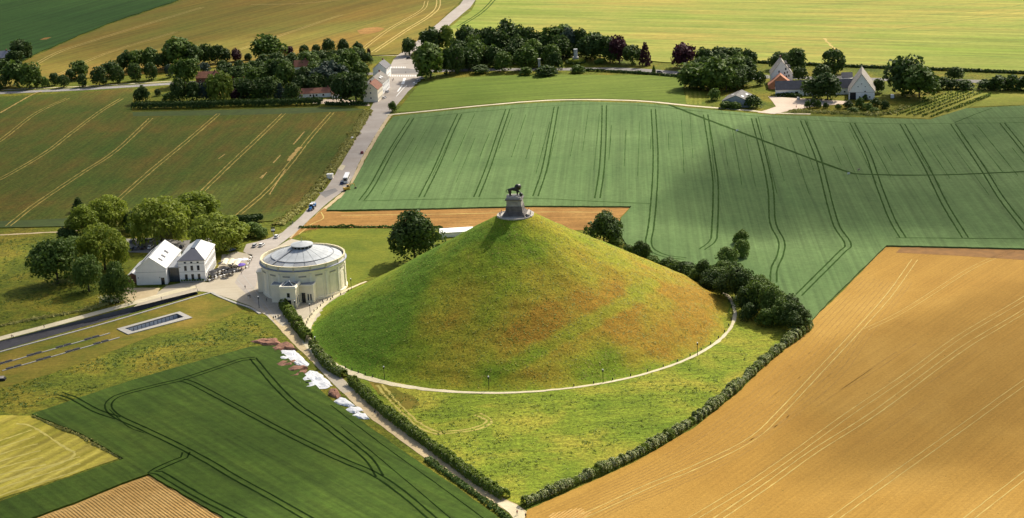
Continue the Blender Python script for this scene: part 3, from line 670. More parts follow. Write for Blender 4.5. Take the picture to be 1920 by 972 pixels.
# ------------------------------------------------------------------ trees
LM = {'dark': leaf_mat('dark_green_leaves', (.034, .064, .012), (.075, .12, .02)),
      'mid': leaf_mat('mid_green_leaves', (.055, .10, .013), (.125, .185, .025)),
      'light': leaf_mat('light_green_leaves', (.085, .14, .02), (.15, .22, .035)),
      'yellow': leaf_mat('yellow_green_leaves', (.13, .19, .02), (.24, .28, .04)),
      'copper': leaf_mat('copper_leaves', (.035, .012, .018), (.08, .025, .03)),
      'blue': leaf_mat('blue_grey_needles', (.035, .06, .04), (.06, .09, .06)),
      'willow': leaf_mat('willow_leaves', (.13, .185, .017), (.28, .33, .037), .4),
      'hedge': leaf_mat('hedge_leaves', (.05, .095, .014), (.11, .17, .03)),
      'shrubby': leaf_mat('hedge_shrub_leaves', (.075, .125, .013), (.20, .26, .035), .4),
      'blossom': leaf_mat('cream_blossom', (.45, .46, .22), (.72, .72, .46), .3),
      'tuft_green': leaf_mat('green_grass_tufts', (.11, .17, .012), (.24, .28, .024), .2), 'tuft_dry': leaf_mat('dry_grass_tufts', (.17, .165, .015), (.38, .32, .05), .2),
      'straw': leaf_mat('tall_grass_blades', (.24, .25, .05), (.46, .42, .13), .3)}
bark = plain('grey_brown_bark', (.09, .07, .05), .95, .25, 1.0)
def leaf_quads(c, n, size, rng, upright=None):
    """arrays of quad corners: centres c, normals n, half sizes"""
    k = len(c)
    a = rng.normal(size=(k, 3)); a -= (a * n).sum(1)[:, None] * n; a /= np.linalg.norm(a, axis=1)[:, None] + 1e-9
    if upright is not None:
        z = np.tile(np.array([[0, 0, 1.0]]), (k, 1)); z -= (z * n).sum(1)[:, None] * n; z /= np.linalg.norm(z, axis=1)[:, None] + 1e-6
        a = np.where(upright[:, None], z, a)
    b = np.cross(n, a)
    sx = size[:, None] * a; sy = size[:, None] * b
    if upright is not None:
        f = np.where(upright, 1.9, 1.0)[:, None]; sx = sx * f; sy = sy * np.where(upright, .6, 1.0)[:, None]
    q = np.stack([c - sx - sy * .8, c + sx * .9 - sy, c + sx + sy * .9, c - sx * .85 + sy], 1)
    q += rng.normal(size=q.shape) * size[:, None, None] * .22
    return q.reshape(-1, 3)
def quads_mesh(name, V, mat):
    k = len(V) // 4; me = bpy.data.meshes.new(name)
    me.vertices.add(len(V)); me.vertices.foreach_set('co', np.asarray(V, dtype=np.float32).ravel())
    me.loops.add(len(V)); me.loops.foreach_set('vertex_index', np.arange(len(V), dtype=np.int32))
    me.polygons.add(k); me.polygons.foreach_set('loop_start', np.arange(0, len(V), 4, dtype=np.int32))
    me.update(calc_edges=True); me.materials.append(mat); return me
def crown(kind, seed, n, leaf):
    """unit tree: crown 1 wide, top at z = 1"""
    rng = np.random.default_rng(seed); C = []; Nn = []; S = []; UP = []
    blobs = []
    if kind == 'round':
        el = rng.uniform(.8, 1.25); off = rng.normal(0, .06, 2)
        for i in range(24):
            u = rng.normal(size=3); u /= np.linalg.norm(u); u[2] = abs(u[2]) * 1.0 - .35
            u[:2] = u[:2] * (el, 1 / el) + off * (1 + u[2])
            rr_ = rng.uniform(.55, 1.0); r = rng.uniform(.11, .25)
            blobs.append((np.array([u[0] * .38 * rr_, u[1] * .36 * rr_, .56 + u[2] * .34 * rr_]), np.array([r, r, r * rng.uniform(.75, 1.0)])))
        blobs.append((np.array([0, 0, .52]), np.array([.30, .30, .32])))
    elif kind == 'oval':
        for i in range(16):
            z = rng.uniform(.18, .88); w = .40 * math.sin(PI * min(1, max(.12, (z - .06) / .94)) ** .9) ** .6; a = rng.uniform(0, 2 * PI)
            blobs.append((np.array([w * .75 * math.cos(a), w * .75 * math.sin(a), z]), np.array([.16, .16, .13])))
        blobs.append((np.array([0, 0, .53]), np.array([.43, .43, .46])))
    elif kind == 'cone':
        for i in range(34):
            z = .08 + .86 * (i / 33) ** 1.0; w = .46 * (1 - z) ** .75; a = i * 2.4
            blobs.append((np.array([w * .8 * math.cos(a), w * .8 * math.sin(a), z]), np.array([.05 + w * .34, .05 + w * .34, .08])))
    elif kind == 'willow':
        for i in range(34):
            u = rng.normal(size=3); u /= np.linalg.norm(u); u[2] = abs(u[2]); r = rng.uniform(.10, .19)
            blobs.append((np.array([u[0] * .39, u[1] * .39, .48 + u[2] * .40]), np.array([r, r, r])))
        for i in range(26):
            a = rng.uniform(0, 2 * PI); w = rng.uniform(.30, .42)
            blobs.append((np.array([w * math.cos(a), w * math.sin(a), rng.uniform(.20, .45)]), np.array([.10, .10, .22])))
        blobs.append((np.array([0, 0, .55]), np.array([.36, .36, .36])))
    elif kind == 'bush':
        for i in range(14):
            u = rng.normal(size=3); u /= np.linalg.norm(u); u[2] = abs(u[2]); r = rng.uniform(.16, .27)
            blobs.append((np.array([u[0] * .33, u[1] * .33, .22 + u[2] * .5]), np.array([r, r, r * 1.2])))
        blobs.append((np.array([0, 0, .35]), np.array([.38, .38, .5])))
    areas = np.array([b[1][0] * b[1][1] + b[1][0] * b[1][2] for b in blobs]); areas /= areas.sum()
    cnt = rng.multinomial(n, areas)
    cen = np.array([0, 0, .5])
    for (bc, br), k in zip(blobs, cnt):
        u = rng.normal(size=(k, 3)); u /= np.linalg.norm(u, axis=1)[:, None]
        u[:, 2] = np.where((u[:, 2] < -.3) & (rng.random(k) < .6), -u[:, 2], u[:, 2])
        rad = rng.uniform(.78, 1.08, k)[:, None]
        p = bc + u * br * rad
        nn = u / br; nn /= np.linalg.norm(nn, axis=1)[:, None]
        nn = nn + rng.normal(size=(k, 3)) * .55; nn /= np.linalg.norm(nn, axis=1)[:, None]
        C.append(p); Nn.append(nn); S.append(leaf * rng.uniform(.55, 1.25, k))
        UP.append((np.ones(k, bool) if kind == 'willow' else np.zeros(k, bool)) & ((p[:, 2] < .62) & (np.hypot(p[:, 0], p[:, 1]) > .2)))
    C, Nn, S, UP = map(np.concatenate, (C, Nn, S, UP))
    ok = (C[:, 2] > (.02 if kind in ('bush', 'cone') else .09)); C, Nn, S, UP = C[ok], Nn[ok], S[ok], UP[ok]
    if kind in ('round', 'willow', 'bush'):                        # thin spots where the light comes through
        hole = np.array([MN.noise((p_[0] * 7 + seed, p_[1] * 7, p_[2] * 7)) for p_ in C]); keep = hole < .40 + rng.normal(0, .06, len(C)); C, Nn, S, UP = C[keep], Nn[keep], S[keep], UP[keep]
    q_ = np.percentile(np.hypot(C[:, 0], C[:, 1]), 97); C[:, :2] *= .5 / q_
    lo = {'round': .05, 'oval': .06, 'cone': .03, 'willow': .06, 'bush': .0}[kind]; z0, z1 = np.percentile(C[:, 2], (.5, 99.5)); C[:, 2] = lo + (C[:, 2] - z0) / (z1 - z0) * (1 - lo)
    return quads_mesh('crown', leaf_quads(C, Nn, S, rng, UP), LM['mid'])
def trunk_mesh(seed):
    rg = random.Random(seed); mb = MB()
    mb.tube([(0, 0, -.03), (.01, 0, .12), (.015, .01, .32), (0, 0, .62)], [.035, .024, .019, .008], 7)
    for i in range(5):
        a = i * 1.26 + rg.uniform(-.3, .3); z = rg.uniform(.2, .36); r = rg.uniform(.18, .3)
        mb.tube([(0.01, 0, z), (r * .5 * math.cos(a), r * .5 * math.sin(a), z + .12), (r * math.cos(a), r * math.sin(a), z + rg.uniform(.22, .32))], [.014, .009, .004], 5)
    return mb.mesh('trunk', bark, True)
TRUNKS = [trunk_mesh(i) for i in range(3)]
CROWNS = {}
for kind, nv, nfar, lfar, nnear, lnear in (('round', 6, 1900, .040, 5600, .023), ('oval', 2, 1300, .042, 3000, .026), ('cone', 2, 1300, .038, 2600, .026), ('willow', 3, 2200, .034, 6500, .019), ('bush', 3, 800, .055, 2400, .032)):
    CROWNS[kind] = [[crown(kind, 100 + i * 7 + len(kind), nfar, lfar) for i in range(nv)], [crown(kind, 300 + i * 7 + len(kind), nnear, lnear) for i in range(nv)]]
NAMES = {'round': 'broadleaf_tree', 'oval': 'clipped_tree', 'cone': 'conifer', 'willow': 'willow_tree', 'bush': 'shrub'}
LOOK = {'dark': 'dark green', 'mid': 'mid green', 'light': 'light green', 'yellow': 'bright yellow-green', 'copper': 'copper-red', 'blue': 'blue-grey', 'willow': 'pale green', 'hedge': 'green', 'blossom': 'white-flowering'}
KIND = {'round': 'broad leafy tree', 'oval': 'round clipped tree', 'cone': 'pointed conifer', 'willow': 'drooping willow', 'bush': 'bushy shrub'}
trees = []                                                         # (cluster, x, y, h, w, kind, leaves, own label)
def T(cluster, rows):
    for r in rows: trees.append((cluster,) + tuple(r) + ((None,) if len(r) == 6 else ()))
T('row along the left main road', [
    (3, 168, 24, 22, 'oval', 'dark'), (33, 163, 43, 44, 'round', 'mid'), (56, 165, 42, 36, 'round', 'mid'), (71, 163, 20, 14, 'oval', 'dark'), (86, 163, 17, 15, 'bush', 'light'), (103, 160, 21, 16, 'oval', 'dark'),
    (120, 164, 21, 19, 'oval', 'dark'), (134, 152, 20, 18, 'oval', 'dark'), (152, 148, 30, 26, 'round', 'mid'), (155, 163, 22, 17, 'oval', 'dark'),
    (187, 160, 32, 28, 'oval', 'dark'), (208, 146, 28, 30, 'round', 'dark'), (221, 155, 29, 24, 'oval', 'dark'), (254, 152, 31, 23, 'oval', 'dark'), (284, 150, 30, 22, 'oval', 'dark'), (318, 146, 23, 15, 'oval', 'blue')])
T('belt behind the left main road', [
    (238, 135, 36, 28, 'round', 'dark'), (262, 133, 35, 28, 'round', 'mid'), (286, 131, 38, 32, 'round', 'mid'), (304, 132, 29, 22, 'round', 'dark'), (338, 127, 53, 54, 'round', 'mid'), (360, 127, 40, 40, 'round', 'dark'), (384, 122, 36, 26, 'round', 'dark'),
    (409, 120, 32, 28, 'round', 'dark'), (426, 118, 25, 18, 'round', 'dark'), (443, 117, 24, 18, 'round', 'copper'), (466, 114, 13, 13, 'round', 'dark'), (382, 136, 17, 22, 'bush', 'blue'), (418, 136, 21, 20, 'oval', 'dark'), (450, 137, 22, 19, 'oval', 'dark'), (475, 140, 24, 22, 'oval', 'dark')])
T('garden above the long clipped hedge', [
    (267, 195, 31, 24, 'round', 'dark'), (297, 180, 12, 12, 'bush', 'dark'), (318, 190, 15, 26, 'bush', 'mid'), (347, 160, 46, 40, 'round', 'mid'), (337, 193, 42, 27, 'round', 'dark'), (362, 191, 35, 30, 'round', 'dark'), (386, 190, 32, 26, 'round', 'blue'),
    (414, 190, 51, 50, 'willow', 'yellow'), (450, 187, 19, 30, 'bush', 'copper'), (468, 188, 37, 36, 'round', 'dark'), (481, 189, 20, 24, 'bush', 'mid'), (503, 189, 40, 30, 'round', 'dark'), (527, 189, 30, 24, 'cone', 'blue'), (548, 192, 34, 26, 'round', 'dark'),
    (480, 165, 36, 40, 'round', 'mid'), (520, 160, 46, 40, 'round', 'dark'), (540, 166, 48, 34, 'round', 'mid'), (572, 166, 38, 34, 'round', 'dark'), (590, 160, 36, 30, 'round', 'mid'), (618, 168, 48, 56, 'round', 'blue'), (642, 193, 48, 34, 'round', 'dark'), (668, 194, 50, 38, 'round', 'dark')])
T('belt below the golden field', [
    (495, 128, 24, 30, 'bush', 'dark'), (505, 116, 46, 46, 'round', 'mid'), (518, 128, 28, 28, 'round', 'dark'), (541, 106, 17, 17, 'round', 'copper'), (548, 126, 24, 30, 'round', 'dark'), (571, 106, 20, 18, 'oval', 'dark'), (594, 104, 19, 16, 'oval', 'dark'), (582, 130, 30, 32, 'round', 'mid'),
    (616, 101, 26, 24, 'round', 'dark'), (606, 122, 26, 30, 'round', 'dark'), (632, 135, 30, 28, 'round', 'mid'), (645, 102, 27, 17, 'round', 'dark'), (640, 120, 25, 28, 'round', 'dark'), (656, 140, 44, 36, 'round', 'mid'), (672, 98, 18, 15, 'round', 'dark'), (676, 118, 24, 26, 'round', 'dark'), (677, 150, 32, 28, 'round', 'mid'), (692, 104, 12, 7, 'oval', 'copper'), (690, 122, 20, 16, 'round', 'dark')])
T('near end of the crossroads grove', [
    (768, 104, 31, 24, 'round', 'dark', 'small round-headed tree on a bare trunk, alone left of the grove at the crossroads'), (808, 98, 42, 38, 'round', 'dark'), (840, 97, 45, 34, 'round', 'yellow'), (808, 147, 63, 54, 'round', 'mid', 'large spreading green tree at the corner of the crossroads'), (838, 140, 46, 26, 'round', 'dark'), (857, 138, 48, 28, 'oval', 'dark')])
T('back row behind the monuments', [
    (877, 108, 56, 46, 'round', 'dark'), (905, 108, 48, 34, 'round', 'dark'), (922, 112, 56, 40, 'round', 'dark'), (955, 104, 62, 58, 'round', 'dark'), (985, 108, 56, 44, 'round', 'dark'), (1010, 108, 44, 36, 'round', 'dark'), (1040, 104, 52, 60, 'round', 'mid'), (1068, 106, 50, 42, 'round', 'blue'), (1090, 106, 48, 28, 'round', 'dark'), (1125, 114, 48, 50, 'round', 'dark'), (1162, 119, 48, 32, 'round', 'copper'), (1187, 121, 33, 28, 'round', 'dark'), (1210, 123, 40, 22, 'cone', 'copper')])
T('front row facing the pasture', [
    (895, 126, 44, 42, 'round', 'mid'), (914, 124, 34, 30, 'round', 'dark'), (945, 134, 34, 34, 'oval', 'mid'), (962, 120, 38, 32, 'round', 'dark'), (986, 131, 42, 38, 'round', 'mid'), (1016, 122, 34, 30, 'round', 'dark'), (1034, 126, 40, 30, 'round', 'mid'), (1042, 134, 34, 26, 'round', 'dark'), (900, 138, 15, 32, 'bush', 'dark'), (987, 141, 14, 26, 'bush', 'mid'), (1022, 142, 18, 40, 'bush', 'dark'), (1084, 137, 14, 26, 'bush', 'mid'), (1127, 120, 10, 22, 'bush', 'light')])
T('copse left of the farmhouse', [
    (1283, 127, 43, 40, 'round', 'copper'), (1322, 126, 34, 32, 'round', 'dark'), (1350, 122, 32, 34, 'round', 'dark'), (1375, 120, 28, 34, 'round', 'mid'), (1402, 124, 30, 26, 'round', 'dark'), (1312, 143, 30, 34, 'round', 'dark'), (1400, 147, 36, 30, 'round', 'dark'), (1312, 166, 44, 60, 'round', 'mid'), (1376, 158, 44, 46, 'round', 'mid'), (1344, 170, 58, 50, 'round', 'mid'), (1300, 166, 26, 34, 'bush', 'dark'), (1378, 168, 34, 34, 'round', 'dark'), (1226, 137, 14, 8, 'cone', 'mid'), (1425, 160, 24, 18, 'oval', 'dark')])
T('white farm', [
    (1466, 130, 30, 34, 'round', 'dark'), (1488, 140, 44, 38, 'round', 'dark'), (1498, 152, 24, 26, 'round', 'dark'), (1563, 138, 42, 42, 'oval', 'dark', 'dark ball-shaped tree behind the long barn of the white farm'), (1540, 152, 28, 32, 'round', 'dark'), (1524, 187, 38, 38, 'round', 'dark'), (1552, 187, 46, 46, 'round', 'dark'), (1502, 177, 20, 24, 'bush', 'light'), (1645, 174, 24, 20, 'round', 'dark')])
T('edge of the corrugated shed', [(1339, 188, 21, 22, 'bush', 'light'), (1362, 203, 12, 24, 'bush', 'mid'), (1379, 204, 12, 22, 'bush', 'mid'), (1412, 203, 22, 28, 'bush', 'dark')])
T('bank before the white farm', [(1514, 204, 14, 14, 'bush', 'mid'), (1525, 203, 17, 10, 'oval', 'dark'), (1535, 202, 13, 12, 'bush', 'mid'), (1548, 204, 11, 11, 'bush', 'dark'), (1572, 205, 9, 12, 'bush', 'light'), (1591, 203, 13, 18, 'bush', 'dark'), (1612, 203, 18, 18, 'bush', 'mid'), (1625, 206, 12, 20, 'bush', 'light'), (1641, 201, 16, 20, 'bush', 'dark'), (1658, 204, 14, 18, 'bush', 'dark'), (1622, 188, 10, 10, 'bush', 'dark'), (1600, 210, 8, 22, 'bush', 'light'), (1640, 211, 8, 20, 'bush', 'light')])
T('hedgerow right of the farm', [
    (1692, 178, 66, 62, 'round', 'dark', 'tall dark tree, left one of the big pair right of the white farm'), (1724, 184, 56, 62, 'round', 'mid', 'lower leaning tree, right one of the big pair right of the white farm'), (1752, 172, 16, 22, 'bush', 'mid'), (1766, 167, 20, 30, 'bush', 'dark'), (1790, 150, 22, 24, 'round', 'dark'), (1786, 167, 16, 22, 'bush', 'dark'), (1806, 168, 16, 34, 'bush', 'dark'),
    (1852, 168, 18, 36, 'bush', 'dark'), (1876, 169, 25, 34, 'bush', 'dark'), (1900, 169, 25, 36, 'bush', 'dark'), (1924, 170, 26, 34, 'bush', 'dark')])
T('edge of the grey-roofed farm', [(8, 136, 22, 26, 'bush', 'dark'), (28, 122, 24, 24, 'round', 'dark'), (42, 112, 34, 34, 'round', 'dark'), (54, 108, 16, 14, 'bush', 'dark'), (14, 124, 14, 20, 'bush', 'dark'), (34, 128, 14, 18, 'bush', 'dark')])
T('willow group by the barn', [
    (148, 398, 26, 26, 'cone', 'dark', 'small dark pointed tree behind the left end of the willow group'), (205, 432, 60, 72, 'willow', 'willow'), (160, 446, 56, 60, 'willow', 'willow'), (246, 432, 34, 30, 'round', 'dark'), (303, 454, 78, 104, 'willow', 'willow', 'largest domed willow, in the middle of the group behind the white barn'),
    (368, 424, 60, 86, 'willow', 'willow'), (412, 468, 64, 108, 'willow', 'willow', 'wide spreading willow right behind the white three-storey building'), (198, 506, 80, 86, 'willow', 'willow'), (108, 532, 78, 92, 'round', 'mid', 'big rounded green tree at the left end of the willow group'), (167, 546, 62, 52, 'round', 'light'), (222, 568, 72, 54, 'round', 'mid', 'dark green tree with a bare trunk in front of the white barn'),
    (128, 454, 26, 34, 'bush', 'dark'), (146, 468, 24, 44, 'bush', 'mid'), (250, 440, 22, 26, 'bush', 'light'), (470, 444, 26, 46, 'bush', 'light'), (448, 452, 30, 30, 'bush', 'mid'), (492, 446, 18, 26, 'bush', 'light')])
T('foot of the mound', [(779, 490, 90, 92, 'round', 'dark', 'large dark round tree at the left foot of the mound'), (1133, 460, 60, 68, 'round', 'dark', 'large dark round tree behind the right shoulder of the mound')])
T('belt behind the right mound foot', [
    (1154, 466, 22, 34, 'bush', 'light'), (1202, 494, 40, 36, 'round', 'dark'), (1180, 478, 18, 30, 'bush', 'mid'), (1226, 505, 24, 34, 'bush', 'mid'), (1250, 510, 26, 36, 'bush', 'hedge'), (1274, 518, 28, 36, 'bush', 'mid'), (1298, 528, 30, 38, 'bush', 'hedge'), (1318, 532, 44, 36, 'round', 'dark'), (1344, 540, 38, 44, 'round', 'mid'), (1366, 500, 34, 46, 'bush', 'light'), (1392, 484, 32, 34, 'bush', 'light'), (1389, 458, 26, 26, 'bush', 'light'),
    (1262, 512, 26, 40, 'bush', 'mid'), (1286, 522, 30, 42, 'bush', 'dark'), (1306, 534, 32, 40, 'round', 'mid'), (1332, 544, 36, 44, 'round', 'dark'), (1352, 526, 36, 40, 'round', 'mid'), (1376, 536, 36, 46, 'round', 'light'), (1424, 562, 42, 50, 'round', 'mid'), (1456, 588, 42, 46, 'round', 'mid'), (1480, 600, 44, 46, 'round', 'dark'), (1404, 600, 30, 36, 'bush', 'dark'), (1436, 610, 30, 36, 'bush', 'mid'), (1386, 562, 64, 58, 'round', 'dark'), (1360, 556, 44, 46, 'round', 'dark'), (1416, 582, 54, 50, 'round', 'mid'), (1444, 596, 58, 58, 'round', 'mid'), (1400, 584, 44, 44, 'round', 'dark'), (1468, 610, 46, 48, 'round', 'mid'), (1492, 619, 50, 56, 'round', 'dark')])
T('thicket behind the bungalow', [(566, 178, 34, 32, 'round', 'dark'), (592, 176, 36, 34, 'round', 'dark'), (606, 172, 32, 30, 'round', 'mid'), (628, 176, 34, 30, 'round', 'dark'), (648, 172, 34, 32, 'round', 'mid'), (664, 170, 32, 30, 'round', 'dark'), (678, 168, 28, 26, 'round', 'mid')])
T('thicket left of the brick house', [(428, 148, 26, 28, 'round', 'dark'), (448, 158, 30, 30, 'round', 'dark'), (466, 150, 28, 30, 'round', 'mid'), (490, 150, 32, 32, 'round', 'dark'), (508, 144, 30, 30, 'round', 'mid'), (526, 142, 30, 30, 'round', 'dark'), (400, 174, 26, 26, 'round', 'dark'), (430, 178, 28, 28, 'round', 'dark'), (456, 176, 28, 28, 'round', 'mid'), (492, 178, 30, 30, 'round', 'dark'), (514, 178, 32, 30, 'round', 'mid')])
T('thicket right of the brick house', [(594, 148, 32, 32, 'round', 'dark'), (612, 142, 30, 30, 'round', 'dark'), (628, 150, 32, 32, 'round', 'dark'), (644, 152, 32, 30, 'round', 'mid'), (660, 128, 26, 28, 'round', 'dark'), (572, 122, 24, 26, 'round', 'mid'), (626, 118, 22, 26, 'round', 'dark'), (648, 112, 20, 24, 'round', 'dark'), (666, 110, 20, 24, 'round', 'mid'), (590, 116, 20, 24, 'round', 'dark')])
T('dense middle of the crossroads grove', [(880, 132, 40, 36, 'round', 'dark'), (862, 122, 44, 34, 'round', 'dark'), (930, 126, 38, 34, 'round', 'dark'), (898, 116, 46, 38, 'round', 'mid'), (940, 112, 50, 40, 'round', 'dark'), (972, 116, 46, 38, 'round', 'dark'), (1000, 118, 42, 36, 'round', 'mid'), (1054, 112, 42, 36, 'round', 'dark'), (1100, 112, 40, 34, 'round', 'dark'), (1144, 118, 34, 30, 'round', 'dark'), (1110, 108, 44, 36, 'round', 'mid')])
T('thick of the farmhouse copse', [(1330, 150, 40, 40, 'round', 'dark'), (1356, 144, 40, 40, 'round', 'dark'), (1386, 140, 36, 36, 'round', 'mid'), (1394, 162, 36, 34, 'round', 'dark'), (1326, 170, 34, 36, 'round', 'dark'), (1362, 172, 38, 38, 'round', 'mid')])
T('roadside', [(736, 210, 18, 14, 'round', 'mid', 'small lone bush-like tree on the right verge of the mound road below the crossroads')])
ORD = ['leftmost', 'second', 'third', 'fourth', 'fifth', 'sixth', 'seventh', 'eighth', 'ninth', 'tenth', 'eleventh', 'twelfth', 'thirteenth', 'fourteenth', 'fifteenth', 'sixteenth', 'seventeenth', 'eighteenth', 'nineteenth', 'twentieth', 'twenty-first', 'twenty-second', 'twenty-third']
rk = random.Random(3)
byc = {}
for q in trees: byc.setdefault(q[0], []).append(q)
for cl, qs in byc.items():
    same = {}
    for q in sorted(qs, key=lambda q: q[1]): same.setdefault((q[5], q[6]), []).append(q)
    for q in qs:
        _, x, y, h, w, kind, lf, lab = q
        p = G(x, y); s = SCL(p); near = s > 3.6
        hm, wm = h / (s * .955), w / s * (1.24 if not near and kind == 'round' else 1.06)
        if not lab:
            ss = same[(kind, lf)]; k = ss.index(q)
            size = 'small ' if hm < 7 and kind != 'bush' else ''
            if len(ss) == 1: lab = f"{size}{LOOK[lf]} {KIND[kind]}, only one in the {cl}"
            else:
                pos = 'leftmost' if k == 0 else ('rightmost' if k == len(ss) - 1 else ORD[k] + ' from left')
                lab = f"{size}{LOOK[lf]} {KIND[kind]}, {pos} in the {cl}"
        root = thing(NAMES[kind], lab, 'shrub' if kind == 'bush' else 'tree', p, rk.uniform(0, 6.28), cl)
        var = CROWNS[kind][1 if near else 0]
        c = link('crown', rk.choice(var), root); c.scale = (wm, wm * rk.uniform(.9, 1.1), hm)
        c.material_slots[0].link = 'OBJECT'; c.material_slots[0].material = LM[lf]
        tk = link('trunk', rk.choice(TRUNKS), root); ts = .55 * wm + .45 * hm
        tk.scale = (min(ts, hm) * (1 if kind != 'bush' else .8), min(ts, hm), hm * (1 if kind != 'bush' else .7))

# ------------------------------------------------------------------ hedges and verges
def strip(name, pp, width, height, leaf, dens_, mat, seed, label, cat, flowers=0.0, shape=.6, lump_=.25, kind=None, tops=True):
    rng = np.random.default_rng(seed)
    line = smooth_line([G(x, y) for x, y in pp], 1.0); L = np.array([tuple(p) for p in line])
    seg = np.linalg.norm(np.diff(L, axis=0), axis=1); cum = np.concatenate([[0], np.cumsum(seg)]); tot = cum[-1]
    n = int(tot * (width + 2 * height) * dens_)
    s = rng.uniform(0, tot, n)
    base = np.stack([np.interp(s, cum, L[:, i]) for i in range(3)], 1)
    e = .8; t2 = np.stack([np.interp(np.minimum(s + e, tot), cum, L[:, i]) - np.interp(np.maximum(s - e, 0), cum, L[:, i]) for i in range(3)], 1); t2 /= np.linalg.norm(t2, axis=1)[:, None]
    sd_ = np.stack([-t2[:, 1], t2[:, 0], 0 * s], 1)
    a = rng.uniform(0, PI, n)
    bump = np.array([MN.noise((q * .55, seed * 3.1, 0)) * .6 + MN.noise((q * 1.7, seed, 5)) * .4 for q in s])
    low = np.array([MN.noise((q * .11, seed * 1.7, 9)) for q in s]); k = (1 + lump_ * bump * 1.6) * (1 + .9 * lump_ * low); rad = rng.uniform(.85, 1.06, n) * k
    ca, sa = np.sign(np.cos(a)) * np.abs(np.cos(a)) ** shape, np.sin(a) ** shape
    p = base + sd_ * (ca * width / 2 * rad)[:, None]; p[:, 2] = np.maximum(.05, sa * height * rad)
    nn = sd_ * ca[:, None] + np.array([[0, 0, 1.0]]) * sa[:, None] + rng.normal(size=(n, 3)) * .55; nn /= np.linalg.norm(nn, axis=1)[:, None]
    o = link(name, quads_mesh(name, leaf_quads(p, nn, leaf * rng.uniform(.6, 1.3, n), rng), LM[mat]))
    tag(o, label, cat, kind=kind)
    if flowers:
        m_ = int(n * flowers); i = rng.choice(n, m_, replace=False)
        patch = np.array([MN.noise((s[j] * .22, seed + 2.0, 1)) for j in i]); i = i[(sa[i] > .35) & (patch > -.25 + rng.normal(0, .1, m_))]
        q = p[i] * 1.0; q[:, 2] += .08; nq = nn[i]
        link('blossom', quads_mesh('blossom', leaf_quads(q + nq * .1, nq, leaf * .6 * rng.uniform(.5, 1.2, len(i)), rng), LM['blossom']), o)
    return o
strip('hedge', [(250, 204), (340, 203), (440, 200), (540, 198), (604, 196)], 5.5, 4.2, .5, 4, 'dark', 1, 'long dark clipped hedge along the top of the middle-left field', 'hedge', shape=.35, lump_=.05)
strip('hedge', [(440, 418), (465, 417), (492, 414)], 4.5, 3.2, .38, 7, 'dark', 2, 'short dark clipped hedge at the road end of the willow group', 'hedge', shape=.35, lump_=.08)
strip('hedge', [(532, 578), (548, 600), (566, 625), (580, 642)], 3.6, 3.4, .22, 22, 'shrubby', 3, 'hedge of bushes between the rotunda porch and the sandy path', 'hedge', .02, lump_=.45)
strip('hedge', [(588, 652), (604, 676), (624, 696), (646, 708)], 3.4, 3.0, .22, 22, 'shrubby', 4, 'short hedge with white blossom between the path and the foot of the mound', 'hedge', .3, lump_=.4)
strip('hedge', [(660, 719), (700, 757), (750, 797), (800, 834), (850, 870), (900, 907), (948, 936)], 3.3, 2.6, .22, 22, 'shrubby', 5, 'long green hedge along the sandy path down to the corner gate', 'hedge', .09, lump_=.3)
strip('flowering_hedge', [(983, 949), (1043, 924), (1123, 888), (1203, 851), (1304, 790), (1375, 734), (1425, 688), (1475, 647), (1518, 614)], 3.2, 2.5, .20, 26, 'shrubby', 6, 'white-flowering hedge between the meadow and the ploughed field', 'hedge', .75, lump_=.42)
strip('ditch_hedge', [(1412, 118), (1520, 123), (1640, 128), (1780, 133), (1925, 139), (2100, 147)], 2.4, 1.6, .5, 3, 'dark', 7, 'thin dark hedge line along the lower edge of the yellow-green field', 'hedge', lump_=.3)
strip('verge_hedge', [(1092, 133), (1130, 135), (1200, 139), (1280, 146)], 2.0, 1.4, .45, 4, 'dark', 8, 'low dark hedge between the main road and the bright pasture', 'hedge', lump_=.3)
strip('farm_hedge', [(1455, 181), (1480, 181), (1502, 184)], 2.5, 2.0, .4, 5, 'dark', 9, 'low dark hedge against the wall of the long farm barn', 'hedge', lump_=.3)
strip('hedge', [(610, 197), (640, 198), (668, 197), (690, 198)], 2.2, 2.0, .45, 4, 'dark', 19, 'low dark hedge in front of the bungalow yard', 'hedge', lump_=.3)
strip('tall_grass', [(690, 208), (668, 246), (640, 290), (610, 336), (576, 376), (546, 404), (520, 424)], 5.0, 1.0, .4, 6, 'straw', 10, 'strip of tall yellowish grass along the left side of the mound road', 'grass', lump_=.6, kind='stuff')
strip('field_weeds', [(62, 780), (100, 798), (150, 818), (196, 843), (230, 860)], 1.6, .5, .3, 6, 'straw', 11, 'weedy strip between the hay field and the dark wheat', 'weeds', lump_=.7, kind='stuff')
strip('path_weeds', [(800, 862), (850, 898), (900, 934), (950, 972), (975, 1000)], 2.0, .9, .3, 7, 'hedge', 12, 'weedy strip between the sandy path and the dark wheat', 'weeds', lump_=.5, kind='stuff')
strip('bank_weeds', [(1480, 210), (1540, 211), (1600, 213), (1660, 214), (1700, 200)], 6, .9, .5, 2, 'straw', 13, 'weedy bank in front of the white farm', 'weeds', lump_=.8, kind='stuff')
strip('edge_weeds', [(560, 428), (640, 427), (740, 427), (830, 428)], 1.5, .8, .35, 5, 'hedge', 14, 'weedy edge between the bare soil strip and the grass', 'weeds', lump_=.7, kind='stuff')
strip('edge_weeds', [(0, 612), (60, 600), (130, 588), (190, 574), (230, 560)], 3, .7, .4, 4, 'straw', 15, 'weedy edge above the pavement of the sunken ramp', 'weeds', lump_=.8, kind='stuff')
